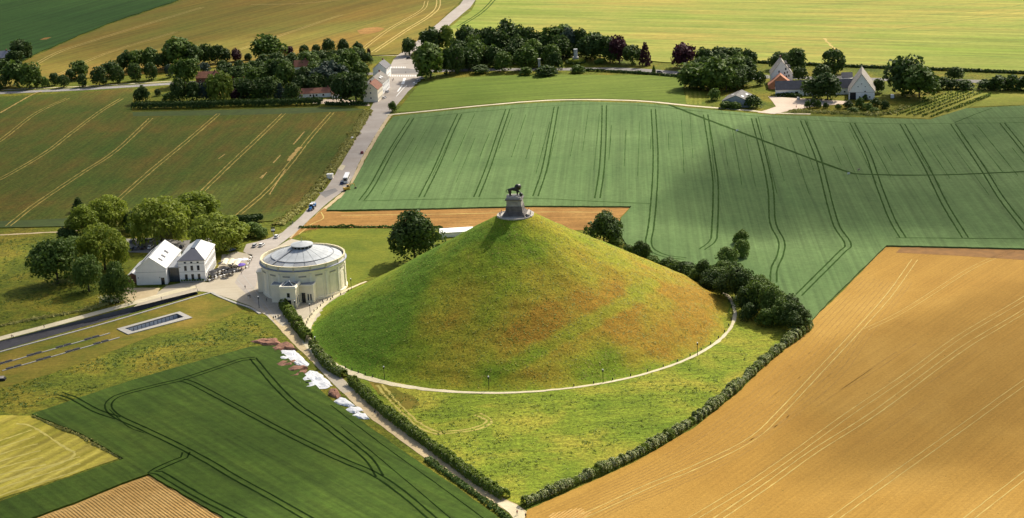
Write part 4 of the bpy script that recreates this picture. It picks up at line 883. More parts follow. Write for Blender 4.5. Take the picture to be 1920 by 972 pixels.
# scattered weeds of the rough meadows
def tufts(name, poly, n, size, mat, seed, label, hmax=.5):
    rng = np.random.default_rng(seed); P = [G(*q) for q in poly]
    xs = [p.x for p in P]; ys = [p.y for p in P]; out = []
    def inside(x, y):
        c = False
        for i in range(len(P)):
            a, b = P[i], P[i - 1]
            if (a.y > y) != (b.y > y) and x < (b.x - a.x) * (y - a.y) / (b.y - a.y) + a.x: c = not c
        return c
    C = []
    while len(C) < n:
        x, y = rng.uniform(min(xs), max(xs)), rng.uniform(min(ys), max(ys))
        if inside(x, y) and MN.noise((x * .05, y * .05, seed)) + .4 * MN.noise((x * .2, y * .2, seed)) > rng.uniform(-.5, .5):
            for k in range(6): C.append((x + rng.normal(0, .4), y + rng.normal(0, .4), rng.uniform(.08, hmax)))
    C = np.array(C); nn = rng.normal(size=C.shape) * .5; nn[:, 2] += .8; nn /= np.linalg.norm(nn, axis=1)[:, None]
    o = link(name, quads_mesh(name, leaf_quads(C, nn, size * rng.uniform(.5, 1.3, len(C)), rng), LM[mat])); tag(o, label, 'weeds', kind='stuff')
tufts('meadow_weeds', [(0, 450), (120, 445), (240, 560), (0, 620), (-60, 600)], 4500, .18, 'mid', 21, 'weed tufts in the rough meadow at the left', .3)
tufts('meadow_weeds', [(-40, 745), (200, 668), (380, 620), (470, 590), (520, 640), (360, 675), (130, 748), (0, 775)], 4500, .18, 'mid', 22, 'weed tufts in the rough meadow below the memorial lawn', .3)
tufts('meadow_weeds', [(700, 735), (900, 745), (1100, 740), (1400, 640), (1480, 610), (1330, 750), (960, 930)], 4500, .17, 'yellow', 23, 'weed tufts in the meadow in front of the mound', .25)

# grass tufts on the mound
rng = np.random.default_rng(31); K = 12000
rad_ = np.sqrt(rng.uniform(8.5 ** 2, 82 ** 2, K)); th_ = rng.uniform(PI * .95, PI * 2.12, K)
PX, PY = rad_ * np.cos(th_), rad_ * np.sin(th_)
for nm, mt, sel in (('mound_tufts', 'tuft_green', lambda a, b, c: c < .5), ('mound_tufts', 'tuft_dry', lambda a, b, c: c >= .5)):
    dv = np.clip(.45 + PX / 170 + rng.normal(0, .3, K) * 1.0, 0, 1) if nm else 0
    ok = np.array([sel(a, b, c) for a, b, c in zip(PX, PY, dv)]) if mt == 'tuft_green' else ~okg
    okg = ok if mt == 'tuft_green' else okg
    P_ = np.stack([PX[ok], PY[ok], [mz(r, t) + .05 + .55 * MN.noise((x * .06, y * .06, 0)) + .28 * MN.noise((x * .3, y * .3, 3)) for r, t, x, y in zip(rad_[ok], th_[ok], PX[ok], PY[ok])]], 1)
    nn = rng.normal(size=P_.shape) * .22 + np.stack([PX[ok] / rad_[ok] * .47, PY[ok] / rad_[ok] * .47, np.full(ok.sum(), .88)], 1); nn /= np.linalg.norm(nn, axis=1)[:, None]
    tag(link(nm, quads_mesh(nm, leaf_quads(P_, nn, .2 * rng.uniform(.5, 1.3, len(P_)), rng), LM[mt])), ('green' if mt == 'tuft_green' else 'dry yellowish') + ' grass tufts on the slope of the mound', 'grass', kind='stuff')

# ------------------------------------------------------------------ buildings
white = plain('white_painted_wall', (.88, .87, .83), .85, .05, .5)
white_roof = plain('pale_metal_roof', (.66, .66, .62), .6, .06, .3)
cream = plain('cream_rendered_wall', (.90, .81, .62), .85, .07, .4)
cream_pale = plain('pale_cream_moulding', (.90, .83, .67), .85, .06, .4)
slate = plain('dark_slate_roof', (.085, .085, .095), .7, .15, .6)
grey_tile = plain('weathered_grey_tiles', (.26, .235, .20), .85, .22, .5)
red_tile = plain('orange_clay_tiles', (.36, .15, .08), .8, .2, .5)
brown_tile = plain('brown_clay_tiles', (.24, .10, .06), .8, .2, .5)
zinc = plain('pale_zinc_roofing', (.40, .42, .425), .7, .12, .35, spec=.2)
zinc_dark = plain('grey_zinc_grating', (.27, .28, .29), .6, .15, 2.0)
zinc_band = plain('blue_grey_zinc_band', (.20, .22, .28), .5, .12, .5)
brick = plain('brown_brick', (.22, .10, .07), .85, .2, .6)
dark = plain('dark_painted_metal', (.02, .02, .022), .5, .1, 1)
wood = plain('dark_brown_wood', (.07, .045, .03), .7, .2, 1)
yellow_stone = plain('yellowed_stone_coping', (.64, .56, .36), .85, .12, .6)
pane_m = glass('dark_window_glass', (.018, .022, .028))
glass_m = glass('blue_grey_glazing', (.045, .06, .075))
light_frame = plain('white_window_frame', (.75, .75, .73), .6, .03, 1)
WCACHE = {}
def window(parent, x, z, w, h, face, W_=0, D_=0, frame=None, name='window', mull=0, pane=None):
    """face f: y=0 looking -y, r: x=W, l: x=0, b: y=D; x along the wall, z sill height"""
    frame = frame or light_frame; pane = pane or pane_m
    key = (round(w, 2), round(h, 2), frame.name, pane.name, mull, name)
    if key not in WCACHE:
        t = .045; a = MB()
        a.box((-w / 2, -.07, 0), (-w / 2 + t, .05, h)); a.box((w / 2 - t, -.07, 0), (w / 2, .05, h))
        a.box((-w / 2 + t, -.07, h - t), (w / 2 - t, .05, h)); a.box((-w / 2 - .06, -.12, -.06), (w / 2 + .06, .05, t))
        for i in range(mull): x0 = -w / 2 + w * (i + 1) / (mull + 1); a.box((x0 - .03, -.065, t), (x0 + .03, .04, h - t))
        b = MB().box((-w / 2 + t, -.03, t), (w / 2 - t, .04, h - t))
        WCACHE[key] = (a.mesh('frame', frame), b.mesh('pane', pane))
    fm, pm_ = WCACHE[key]
    loc, rz = {'f': ((x, 0, z), 0), 'r': ((W_, x, z), PI / 2), 'l': ((0, x, z), -PI / 2), 'b': ((x, D_, z), PI)}[face]
    o = link(name, fm, parent, loc, rz); link('pane' if name != 'door' else 'door_leaf', pm_, o); return o
def gable(name, label, O, rz, W_, D_, eave, ridge, wall, roof, axis='y', over=.35, cat='building', hip=0.0, roof2=None):
    """plan W_ x D_, O = front left corner; ridge along y (gable to the front) or along x"""
    t = thing(name, label, cat, O, rz); w = MB()
    if axis == 'y':
        for y, fl in ((0, 1), (D_, -1)):
            pts = [(0, y, 0), (W_, y, 0), (W_, y, eave), (W_ / 2, y, ridge), (0, y, eave)]
            w.poly(pts[::fl])
        w.poly([(W_, 0, 0), (W_, D_, 0), (W_, D_, eave), (W_, 0, eave)]); w.poly([(0, D_, 0), (0, 0, 0), (0, 0, eave), (0, D_, eave)])
        s = (ridge - eave) / (W_ / 2); o = over
        R1 = [(W_ / 2, -o, ridge + .22), (W_ + o, -o, eave - s * o + .22), (W_ + o, D_ + o, eave - s * o + .22), (W_ / 2, D_ + o, ridge + .22)]
        R2 = [(-o, -o, eave - s * o + .22), (W_ / 2, -o, ridge + .22), (W_ / 2, D_ + o, ridge + .22), (-o, D_ + o, eave - s * o + .22)]
    else:
        for x, fl in ((0, -1), (W_, 1)):
            pts = [(x, 0, 0), (x, D_, 0), (x, D_, eave), (x, D_ / 2, ridge), (x, 0, eave)]
            w.poly(pts[::fl])
        w.poly([(0, 0, 0), (W_, 0, 0), (W_, 0, eave), (0, 0, eave)]); w.poly([(W_, D_, 0), (0, D_, 0), (0, D_, eave), (W_, D_, eave)])
        s = (ridge - eave) / (D_ / 2); o = over
        R1 = [(-o, -o, eave - s * o + .22), (W_ + o, -o, eave - s * o + .22), (W_ + o, D_ / 2, ridge + .22), (-o, D_ / 2, ridge + .22)]
        R2 = [(-o, D_ / 2, ridge + .22), (W_ + o, D_ / 2, ridge + .22), (W_ + o, D_ + o, eave - s * o + .22), (-o, D_ + o, eave - s * o + .22)]
    w.build('wall', wall, t)
    MB().slab(R1, .2).build('roof', roof, t); MB().slab(R2, .2).build('roof', roof2 or roof, t)
    return t
def box_part(name, a, b, mat, parent): return MB().box(a, b).build(name, mat, parent)
# --- white barn
O = G(257, 535); rz = math.radians(-4)
b = gable('museum_barn', 'white gabled barn with pale roof and rooflights beside the three-storey building', O, rz, 13.4, 27, 7.3, 12.2, white, white_roof)
box_part('band', (-.03, -.06, 5.6), (13.43, .02, 5.72), zinc_dark, b)
window(b, 11.6, .05, 1.5, 3.0, 'f', name='door', frame=dark)
window(b, .9, 3, .4, .5, 'f'); window(b, 10.4, 3, .4, .5, 'f')
for yy, xx, ln in ((4, 10.2, 1.3), (9, 10.2, 1.5), (15, 10.0, 1.7)):
    r_ = frustum(.8, .8, 0, .3); k = (12.2 - 7.3) / 6.7
    z = 12.2 - (xx - 6.7) * k + .26
    mb = MB().slab([(xx - .8, yy, z + .8 * k + .14), (xx + .8, yy, z - .8 * k + .14), (xx + .8, yy + ln, z - .8 * k + .14), (xx - .8, yy + ln, z + .8 * k + .14)], .3); mb.build('rooflight', pane_m, b)
mb = MB().slab([(2.2, 2, 9.3), (3.6, 2, 10.35), (3.6, 22, 10.35), (2.2, 22, 9.3)], .15); mb.build('roof_glazing', pane_m, b)
for q in ((-3.2, 3), (-3.2, 12)): pass
lt = gable('lean_to_shed', 'low pale lean-to along the left side of the white barn', O + Vector((-4.4, 3.5, 0)), rz, 4.0, 20, 3.4, 4.6, brick, white_roof)
# --- white three-storey building
O2 = G(338, 529); rz2 = math.radians(-2); Wm, Dm, Em = 11.4, 23.5, 9.3
h = thing('museum_building', 'white three-storey building with hipped roof and rows of windows beside the terrace', 'building', O2, rz2)
MB().box((0, 0, 0), (Wm, Dm, Em)).build('wall', white, h)
for z in (4.35, 8.0): box_part('string_course', (-.06, -.06, z), (Wm + .06, Dm + .06, z + .14), zinc_dark, h)
box_part('cornice', (-.35, -.35, Em), (Wm + .35, Dm + .35, Em + .3), white, h)
zt = 13.4; e = Em + .3; a0, a1 = Wm / 2 - .9, Wm / 2 + .9; y0, y1 = 6.0, Dm - 4.5; o = .4
MB().slab([(-o, -o, e), (Wm + o, -o, e), (a1, y0, zt), (a0, y0, zt)], .2).build('roof_slope', plain('shaded_hip_roof', (.13, .13, .15), .7, .06, .4), h)  # front hip painted dark grey for its shade, other slopes stay pale
MB().slab([(Wm + o, -o, e), (Wm + o, Dm + o, e), (a1, y1, zt), (a1, y0, zt)], .2).build('roof_slope', white_roof, h)
MB().slab([(-o, Dm + o, e), (-o, -o, e), (a0, y0, zt), (a0, y1, zt)], .2).build('roof_slope', white_roof, h)
MB().slab([(Wm + o, Dm + o, e), (-o, Dm + o, e), (a0, y1, zt), (a1, y1, zt)], .2).build('roof_slope', white_roof, h)
MB().slab([(a0 - .1, y0 - .1, zt + .12), (a1 + .1, y0 - .1, zt + .12), (a1 + .1, y1, zt + .12), (a0 - .1, y1, zt + .12)], .3).build('ridge_skylight', glass_m, h)
for x in (2.9, 5.7, 8.5):
    window(h, x, .7, 1.25, 2.7, 'f'); window(h, x, 4.9, 1.2, 2.3, 'f'); window(h, x, 8.2, 1.0, .8, 'f')
for i in range(9):
    y = 1.9 + i * 2.45
    window(h, y, .4, 1.15, 2.9, 'r', Wm); window(h, y, 4.9, 1.1, 2.2, 'r', Wm); window(h, y, 8.25, .9, .7, 'r', Wm)
for i in range(5): window(h, 3 + i * 4, 4.9, 1.1, 2.2, 'l', mull=1)
pl = thing('planter_hedge', 'row of small clipped plants along the front of the white three-storey building', 'planter', O2 + Vector((.3, -1.4, .07)), rz2)
box_part('trough', (0, 0, 0), (10.6, .7, .5), M['conc'], pl)
for i in range(9): lump('plant', (.6 + i * 1.17, .35, .85), (.48, .34, .5), LM['hedge'], pl, 2, .4, 3, i)
# glass link
gl = thing('glass_link', 'dark glazed entrance between the white barn and the three-storey building', 'building', O + Vector((14.1, 2.0, .07)), rz)
box_part('roof', (-.4, -.3, 6.4), (5.2, 16, 6.75), zinc_dark, gl); box_part('wall', (-.3, .3, 0), (5.0, 15.8, 6.4), dark, gl)
for i in range(4):
    for k in range(3): box_part('glass_panel', (-.28 + i * 1.32, .16, .1 + k * 2.1), (-.28 + i * 1.32 + 1.24, .28, 2.12 + k * 2.1), glass_m, gl)

# --- panorama rotunda
RC = G(573, 541); RC.z = .07
rt = thing('rotunda', 'round cream panorama building with shallow grey conical roof and lantern', 'building', RC)
NS = 96
MB().lathe([(17.9, 0), (17.9, .9), (17.5, 1.0), (17.5, 11.6)], NS).build('wall', cream, rt)
MB().lathe([(17.5, 11.6), (17.75, 11.65), (17.75, 12.1), (18.0, 12.25), (18.2, 12.75)], NS).build('cornice', cream_pale, rt)
MB().lathe([(18.2, 12.75), (18.4, 12.78), (18.4, 12.98), (18.1, 13.05), (17.7, 13.25)], NS).build('zinc_band', zinc_band, rt)
MB().lathe([(17.7, 13.2), (17.7, 14.5)], NS).build('parapet', cream, rt)
MB().lathe([(17.85, 14.5), (17.85, 14.8), (17.2, 14.8), (17.2, 13.4)], NS).build('coping', yellow_stone, rt)
MB().lathe([(17.2, 13.5), (16.2, 13.9)], NS).build('gutter', zinc_dark, rt)
pil = MB(); pil.box((-.5, -.25, 1.0), (.5, .2, 11.2)); pil.box((-.62, -.33, 10.9), (.62, .2, 11.35)); pil.box((-.6, -.33, .9), (.6, .2, 1.3)); pilm = pil.mesh('pilaster', cream_pale)
post = MB(); post.box((-.35, -.2, 0), (.35, .5, 1.75)); postm = post.mesh('parapet_post', yellow_stone)
ins = MB(); ins.box((-1.6, -.1, 0), (1.6, .1, .55)); insm = ins.mesh('frieze_plaque', plain('grey_carved_plaque', (.36, .33, .27), .9, .3, 4))
arch = MB(); pts = [(-2.0, 0, 1.4), (-2.0, 0, 7.6)] + [(-2.0 * math.cos(a), 0, 7.6 + 1.9 * math.sin(a)) for a in np.linspace(.2, PI - .2, 9)] + [(2.0, 0, 7.6), (2.0, 0, 1.4)]
arch.tube(pts, .16, 4); archm = arch.mesh('blind_arch', cream_pale)
flat = MB(); flat.tube([(-2.0, 0, 1.4), (-2.0, 0, 9.3), (2.0, 0, 9.3), (2.0, 0, 1.4)], .14, 4); flatm = flat.mesh('wall_panel', cream_pale)
NP = 16
for i in range(NP):
    a = 2 * PI * i / NP - .12; q = lambda r, z: (r * math.cos(a), r * math.sin(a), z)
    link('pilaster', pilm, rt, q(17.6, 0), a + PI / 2)
    link('parapet_post', postm, rt, q(17.75, 13.1), a + PI / 2)
    a2 = a + PI / NP; q2 = lambda r, z: (r * math.cos(a2), r * math.sin(a2), z)
    link('blind_arch' if i % 2 else 'wall_panel', archm if i % 2 else flatm, rt, q2(17.42, 0), a2 + PI / 2)
    link('frieze_plaque', insm, rt, q2(17.55, 10.2), a2 + PI / 2)
def sector(r0, z0, r1, z1, n, gap, mat, name, sub=3):
    mb = MB(); da = 2 * PI / n; g0 = gap / r0; g1 = gap / r1
    for s in range(sub):
        t0, t1 = s / sub, (s + 1) / sub
        f = lambda r, g, t, z: (r * math.cos(-da / 2 + g + (da - 2 * g) * t), r * math.sin(-da / 2 + g + (da - 2 * g) * t), z)
        mb.slab([f(r0, g0, t0, z0), f(r0, g0, t1, z0), f(r1, g1, t1, z1), f(r1, g1, t0, z1)], .12)
    return mb.mesh(name, mat)
MB().lathe([(16.5, 13.72), (13.0, 15.25), (4.2, 18.2)], 64).build('roof_deck', zinc_dark, rt)
s_in = sector(13.0, 15.42, 4.3, 18.36, 20, .07, zinc, 'roof_panel'); s_out = sector(16.5, 13.95, 13.15, 15.36, 20, .07, zinc, 'roof_panel'); s_gr = sector(16.5, 13.95, 13.15, 15.36, 20, .12, zinc_dark, 'roof_grating')
for i in range(20):
    a = 2 * PI * i / 20
    link('roof_panel', s_in, rt, (0, 0, 0), a)
    g_ = i in (11, 12, 13, 15, 16)
    link('roof_grating' if g_ else 'roof_panel', s_gr if g_ else s_out, rt, (0, 0, 0), a)
MB().lathe([(13.25, 15.3), (13.25, 15.6), (12.95, 15.62), (12.95, 15.4)], 64).build('roof_ring', zinc_dark, rt)
ra = math.radians(222); c_, s_ = math.cos(ra), math.sin(ra)
mb = MB(); u = Vector((c_, s_, 0)); n_ = Vector((-s_, c_, 0))
mb.slab([tuple(u * 16.4 - n_ * .45 + Vector((0, 0, 14.4))), tuple(u * 16.4 + n_ * .45 + Vector((0, 0, 14.4))), tuple(u * 5 + n_ * .45 + Vector((0, 0, 18.65))), tuple(u * 5 - n_ * .45 + Vector((0, 0, 18.65)))][::-1], .25)
mb.build('roof_walkway', zinc_dark, rt)
MB().lathe([(4.2, 17.8), (4.2, 19.3)], 32).build('lantern_drum', dark, rt)
for i in range(16):
    a = 2 * PI * i / 16; box_o = MB().box((-.12, -.12, 18.2), (.12, .12, 19.35)).build('lantern_post', zinc, rt, (4.3 * math.cos(a), 4.3 * math.sin(a), 0), a)
lc = MB().lathe([(4.3, 19.25), (4.75, 19.3), (4.75, 19.6), (2.4, 20.3), (0.01, 20.8)], 32).build('lantern_cap', zinc, rt)
MB().tube([(0, 0, 20.7), (0, 0, 22.6)], [.12, .04], 6).build('finial', zinc_dark, rt)
# parts of the porch, radiating towards the path
pa = math.atan2(G(536, 584).y - RC.y, G(536, 584).x - RC.x)
pr = thing('rotunda_porch', 'cream entrance porch with glass pyramid roof in front of the rotunda', 'building', RC, pa)   # local x points outwards
MB().box((15.5, -3.3, 0), (25.6, 3.3, 8.0)).build('wall', cream, pr)
MB().box((15.5, -3.6, 8.0), (25.95, 3.6, 8.5)).build('cornice', cream_pale, pr)
par = MB()
for a_, b_ in (((17.8, -3.4, 8.5), (25.75, -2.95, 9.0)), ((17.8, 2.95, 8.5), (25.75, 3.4, 9.0)), ((25.3, -2.95, 8.5), (25.75, 2.95, 9.0))): par.box(a_, b_)
par.build('parapet', cream_pale, pr)
MB().box((17.8, -2.95, 8.5), (25.3, 2.95, 8.62)).build('flat_roof', zinc_dark, pr)
py = [(20.2, -2.3), (24.6, -2.3), (24.6, 2.3), (20.2, 2.3)]; ap = (22.4, 0, 10.4)
for i in range(4):
    a_, b_ = py[i], py[(i + 1) % 4]
    MB().poly([(a_[0], a_[1], 8.75), (b_[0], b_[1], 8.75), ap]).build('glass_pane', glass_m, pr)
    MB().tube([(a_[0], a_[1], 8.75), ap], .09, 4).build('glazing_bar', light_frame, pr)
MB().box((20.05, -2.45, 8.6), (24.75, 2.45, 8.78)).build('skylight_kerb', zinc, pr)
def face_out(parent, x, y, z, w, h, dirn, frame=None, name='window', mull=0):
    o = window(parent, 0, z, w, h, 'f', frame=frame, name=name, mull=mull)
    o.location = (x, y, z); o.rotation_euler = (0, 0, {'x': PI / 2, '-y': 0, 'y': PI}[dirn]); return o
face_out(pr, 25.6, .2, 4.2, 1.3, 2.0, 'x'); face_out(pr, 25.6, .2, .1, 1.9, 3.0, 'x', wood, 'door')
for i in range(4): MB().box((17.9 + i * 2.2, -3.55, 0), (18.5 + i * 2.2, -3.28, 7.9)).build('pilaster', cream_pale, pr)
for i in range(3): face_out(pr, 19.3 + i * 2.2, -3.3, 1.0, 1.0, 3.2, '-y'); face_out(pr, 19.3 + i * 2.2, 3.3, 1.0, 1.0, 3.2, 'y')
box_part('string_course', (25.55, -3.4, 3.6), (25.75, 3.4, 3.85), cream_pale, pr)
for s, nm in ((1, 'right'), (-1, 'left')):
    wg = thing('rotunda_wing', f'low cream side wing on the {"mound" if s > 0 else "plaza"} side of the rotunda porch', 'building', RC, pa)
    y0, y1 = (3.32, 9.0) if s > 0 else (-9.0, -3.62)
    MB().box((13.2, y0, 0), (19.3, y1, 7.2)).build('wall', cream, wg)
    MB().box((13.2, y0, 7.2), (19.6, y1 + .2, 7.75)).build('cornice', cream_pale, wg)
    MB().box((13.6, y0 + .3, 7.75), (19.2, y1 - .2, 7.85)).build('flat_roof', zinc_dark, wg)
    if s > 0:
        face_out(wg, 19.3, 4.7, .05, 1.6, 4.2, 'x', wood, 'door'); face_out(wg, 19.3, 6.7, .9, .7, 2.9, 'x'); face_out(wg, 19.3, 7.8, .9, .7, 2.9, 'x')
ta = math.atan2(G(486, 545).y - RC.y, G(486, 545).x - RC.x)
tw = thing('rotunda_side_porch', 'small cream side porch with a dark slit opening on the plaza side of the rotunda', 'building', RC, ta)
MB().box((15.6, -2.6, 0), (19.6, 2.6, 8.6)).build('wall', cream, tw); MB().box((15.6, -2.8, 8.6), (19.9, 2.8, 9.0)).build('cornice', cream_pale, tw)
face_out(tw, 19.6, .9, .3, 1.1, 3.4, 'x', dark, 'door')

# --- long white shed behind the mound
b = gable('white_shed', 'long low shed with a white roof half hidden behind the left slope of the mound', G(826, 446), math.radians(2), 15, 7, 2.2, 3.0, white, white, 'x')

# --- village at the crossroads
def vill(name, label, px, rz, w, d, e, r, wall, roof, axis, wins=(), chim=None, doors=()):
    b = gable(name, label, G(*px), rz, w, d, e, r, wall, roof, axis)
    for (face, x, z, ww, hh) in wins: window(b, x, z, ww, hh, face, w, d)
    for (face, x, ww, hh) in doors: window(b, x, .03, ww, hh, face, w, d, wood, 'door')
    if chim: MB().box((chim[0] - .45, chim[1] - .45, e), (chim[0] + .45, chim[1] + .45, r + 1.3)).build('chimney', brick, b)
    return b
ra_ = math.radians(-9)
vill('cream_house', 'tall cream house with brown roof at the near end of the crossroads row', (682, 192), ra_, 9.6, 15, 8.2, 12.4, cream, brown_tile, 'y',
     [('f', 5, 2.0, .9, 1.1), ('f', 5, 5.4, .9, 1.1), ('f', 5, 8.6, .8, .9)] + [('r', y, z, .9, 1.4) for y in (2, 5, 8, 11, 13.5) for z in (1, 5)], (4.8, 3))
b = vill('white_inn', 'long white inn with pale grey roof behind the cream house', (686, 178), math.radians(-9), 11.5, 22, 7.4, 11.6, white, grey_tile, 'y', [('r', y, z, 1.0, 1.5) for y in (3, 7, 11, 15, 19) for z in (1, 4.6)], (5.7, 19))
for y in (5, 9): MB().slab([(8.2, y, 10.6), (9.9, y, 9.8), (9.9, y + 2, 9.8), (8.2, y + 2, 10.6)], .25).build('dormer', white, b)
vill('white_gable_house', 'white house with a slate roof at the far end of the crossroads row', (700, 147), math.radians(-10), 9.5, 14, 6.5, 10.5, white, slate, 'y', [('r', y, z, 1.0, 1.4) for y in (2, 6, 10) for z in (1, 4.2)], (4.7, 12))
aw = thing('awning', 'red awning on the roadside front of the white inn', 'awning', G(723, 163) + Vector((0, 0, 0)), ra_)
redcloth = plain('red_awning_cloth', (.42, .03, .05), .8, .1, 1)
MB().slab([(-1.0, -3, 3.4), (1.6, -3, 2.4), (1.6, 4, 2.4), (-1.0, 4, 3.4)], .08).build('cloth', redcloth, aw)
for y in (-2.9, 3.9): MB().tube([(1.5, y, 0), (1.5, y, 2.4)], .05, 5).build('post', dark, aw)
b = vill('bungalow', 'long low white bungalow with a brown roof above the clipped hedge', (557, 185), math.radians(-1), 22, 8, 3.0, 5.6, white, brown_tile, 'x', [('f', x, 1.0, 1.3, 1.3) for x in (2, 9, 13, 17.5)], (20.4, 4), [('f', 11, 1.1, 2.2)])
vill('bungalow_annexe', 'small white annexe with brown roof at the right end of the bungalow', (622, 185), math.radians(-1), 10, 7, 2.8, 4.8, white, brown_tile, 'x', [('f', 3, 1, 1.2, 1.2)])
sheet('bungalow_yard', [(556, 188), (640, 186), (690, 192), (694, 199), (640, 196), (560, 193)], .05, M['yard'])
vill('brick_house', 'white-walled house with red-brown roof half hidden in the village trees', (552, 136), math.radians(-3), 10, 8, 4.0, 7.8, white, brown_tile, 'x', [('f', 3, 1, 1, 1.3), ('f', 7, 1, 1, 1.3)], (8, 4))
vill('brown_roofed_house', 'brown-roofed house among the trees left of the yellow-green willow', (368, 156), math.radians(-3), 16, 9, 3.4, 7.0, brick, brown_tile, 'x', [('f', x, 1, 1.2, 1.3) for x in (3, 8, 13)], (13, 4.5))
vill('red_roofed_house', 'small house with a bright red roof right of the yellow-green willow', (436, 161), math.radians(-3), 8.5, 7, 2.8, 5.6, white, plain('bright_red_tiles', (.33, .05, .05), .8, .15, .6), 'x', [('f', 4, 1, 1.2, 1.2)])
vill('grey_farm', 'grey-roofed brick farmhouse at the left picture edge beside the green field', (-14, 122), math.radians(8), 14, 9, 5, 9.4, brick, plain('grey_slate', (.22, .22, .26), .6, .1, .5), 'x', [('f', x, 1.2, 1.1, 1.5) for x in (3, 7, 11)], (11, 4.5))

# --- the white farm
vill('farmhouse', 'tall white farmhouse with steep grey roof and rows of small dormers', (1446, 160), math.radians(-5), 13.5, 13, 7.0, 15.6, white, grey_tile, 'y', [('f', 3, 3.6, .8, 1.2), ('f', 5, 7.8, .9, 1.4)] + [('f', x, z, 1.0, 1.5) for x, z in ((9.2, 9.4), (10.2, 7.2), (11.2, 5.0), (8.6, 6.8), (9.6, 4.6))] + [('r', y, 4.0, .9, 1.5) for y in (2, 5, 8, 11)], (6.75, 11))
fh = bpy.data.objects['farmhouse']
for i in range(3):
    for k in range(2):
        x = 9.2 + k * 2.0; z = 15.6 - (x - 6.75) * 8.6 / 6.75 + .2
        MB().box((x - .1, 2.2 + i * 3.6, z), (x + 1.2, 3.5 + i * 3.6, z + .9)).build('dormer', dark, fh)
vill('orange_roofed_annexe', 'annexe with an orange tiled gable roof in front of the white farmhouse', (1441, 168), math.radians(-8), 15, 8, 2.6, 8.8, red_tile, red_tile, 'y')
b = vill('long_barn', 'long white farm barn with a dark slate roof behind the dark round trees', (1455, 181), math.radians(-6), 48, 9, 4.2, 8.6, white, slate, 'x', [('f', x, 1.2, 1.0, 1.0) for x in (3, 38, 42)], None, [('f', 12.6, 2.0, 2.6), ('f', 45.5, 2.2, 3.4)])
vill('gate_tower', 'small white gate tower with a dark pyramid roof beside the big barn', (1579, 171), math.radians(-6), 6.2, 6, 8.6, 11.0, white, slate, 'x', [('f', 3.1, 5.6, .9, 1.2)])
vill('far_wing', 'brown-roofed farm wing behind the long barn', (1558, 165), math.radians(-6), 12, 7, 3.8, 6.6, white, grey_tile, 'x')
b = gable('great_barn', 'great white barn with a steep grey tiled roof at the right of the farm', G(1591, 187), math.radians(-12), 15.5, 24, 5.0, 15.6, white, grey_tile, 'y', .5)
window(b, 2.6, .03, 3.6, 4.3, 'f', name='door', frame=wood, pane=dark)
for x, z in ((5.6, 7.6), (7.75, 9.3), (9.9, 7.6)): window(b, x, z, .6, .6, 'f')
window(b, 9.8, 4.6, 1.0, .7, 'f')
for x in (6.6, 8.6, 10.6, 12.6): window(b, x, 1.0, .8, 1.0, 'f')
box_part('wall_band', (-.05, -.08, 4.3), (15.55, .02, 4.45), grey_tile, b)
b = gable('corrugated_shed', 'grey corrugated shed among bushes left of the farmyard', G(1354, 201), math.radians(-20), 17, 17, 3.6, 7.2, plain('grey_shed_wall', (.30, .32, .34), .8, .15, .6), plain('grey_corrugated_roof', (.12, .115, .105), .8, .2, .6), 'y')
for x, y in ((11, 3), (12, 11), (4, 8)):
    k_ = 3.6 / 8.5; z = 7.2 - abs(x - 8.5) * k_ + .3; dz = -1.4 * k_ if x > 8.5 else 1.4 * k_
    MB().slab([(x, y, z), (x + 1.4, y, z + dz), (x + 1.4, y + 2.6, z + dz), (x, y + 2.6, z)], .1).build('roof_light', white_roof, b)
gw = thing('garden_wall', 'low white garden wall left of the white farmhouse', 'wall', G(1402, 150), math.radians(8))
MB().box((0, 0, 0), (14, .35, 2.0)).build('wall', white, gw); MB().box((-.06, -.06, 2.0), (14.06, .41, 2.15)).build('coping', grey_tile, gw)
sp = thing('garden_spire', 'small white pointed garden turret among trees left of the farmhouse', 'turret', G(1423, 148))
MB().box((-.9, -.9, 0), (.9, .9, 2.6)).build('wall', white, sp); frustum(1.1, .05, 2.6, 5.4).build('roof', white, sp)
sheet('farmyard', [(1440, 181), (1504, 185), (1590, 190), (1600, 194), (1560, 197), (1520, 201), (1480, 208), (1452, 214), (1420, 211), (1438, 206), (1455, 200), (1448, 190)], .16, M['yard'])
sheet('vineyard', [(1650, 219), (1690, 204), (1790, 170), (1872, 171), (1812, 204), (1744, 223)], .1, M['vine_grass'])
sheet('bright_meadow', [(1816, 201), (1874, 170), (1925, 168), (2100, 168), (2100, 196), (1925, 196.5)], .1, M['vine_grass'])
vrow = [((1664, 216), (1788, 173)), ((1682, 217), (1802, 173)), ((1700, 217), (1816, 173)), ((1712, 219), (1828, 174)), ((1728, 220), (1842, 174)), ((1744, 221), (1860, 177)), ((1776, 211), (1858, 181))]
VPM = MB().tube([(0, 0, 0), (0, 0, 1.6)], .06, 4).mesh('post', wood)
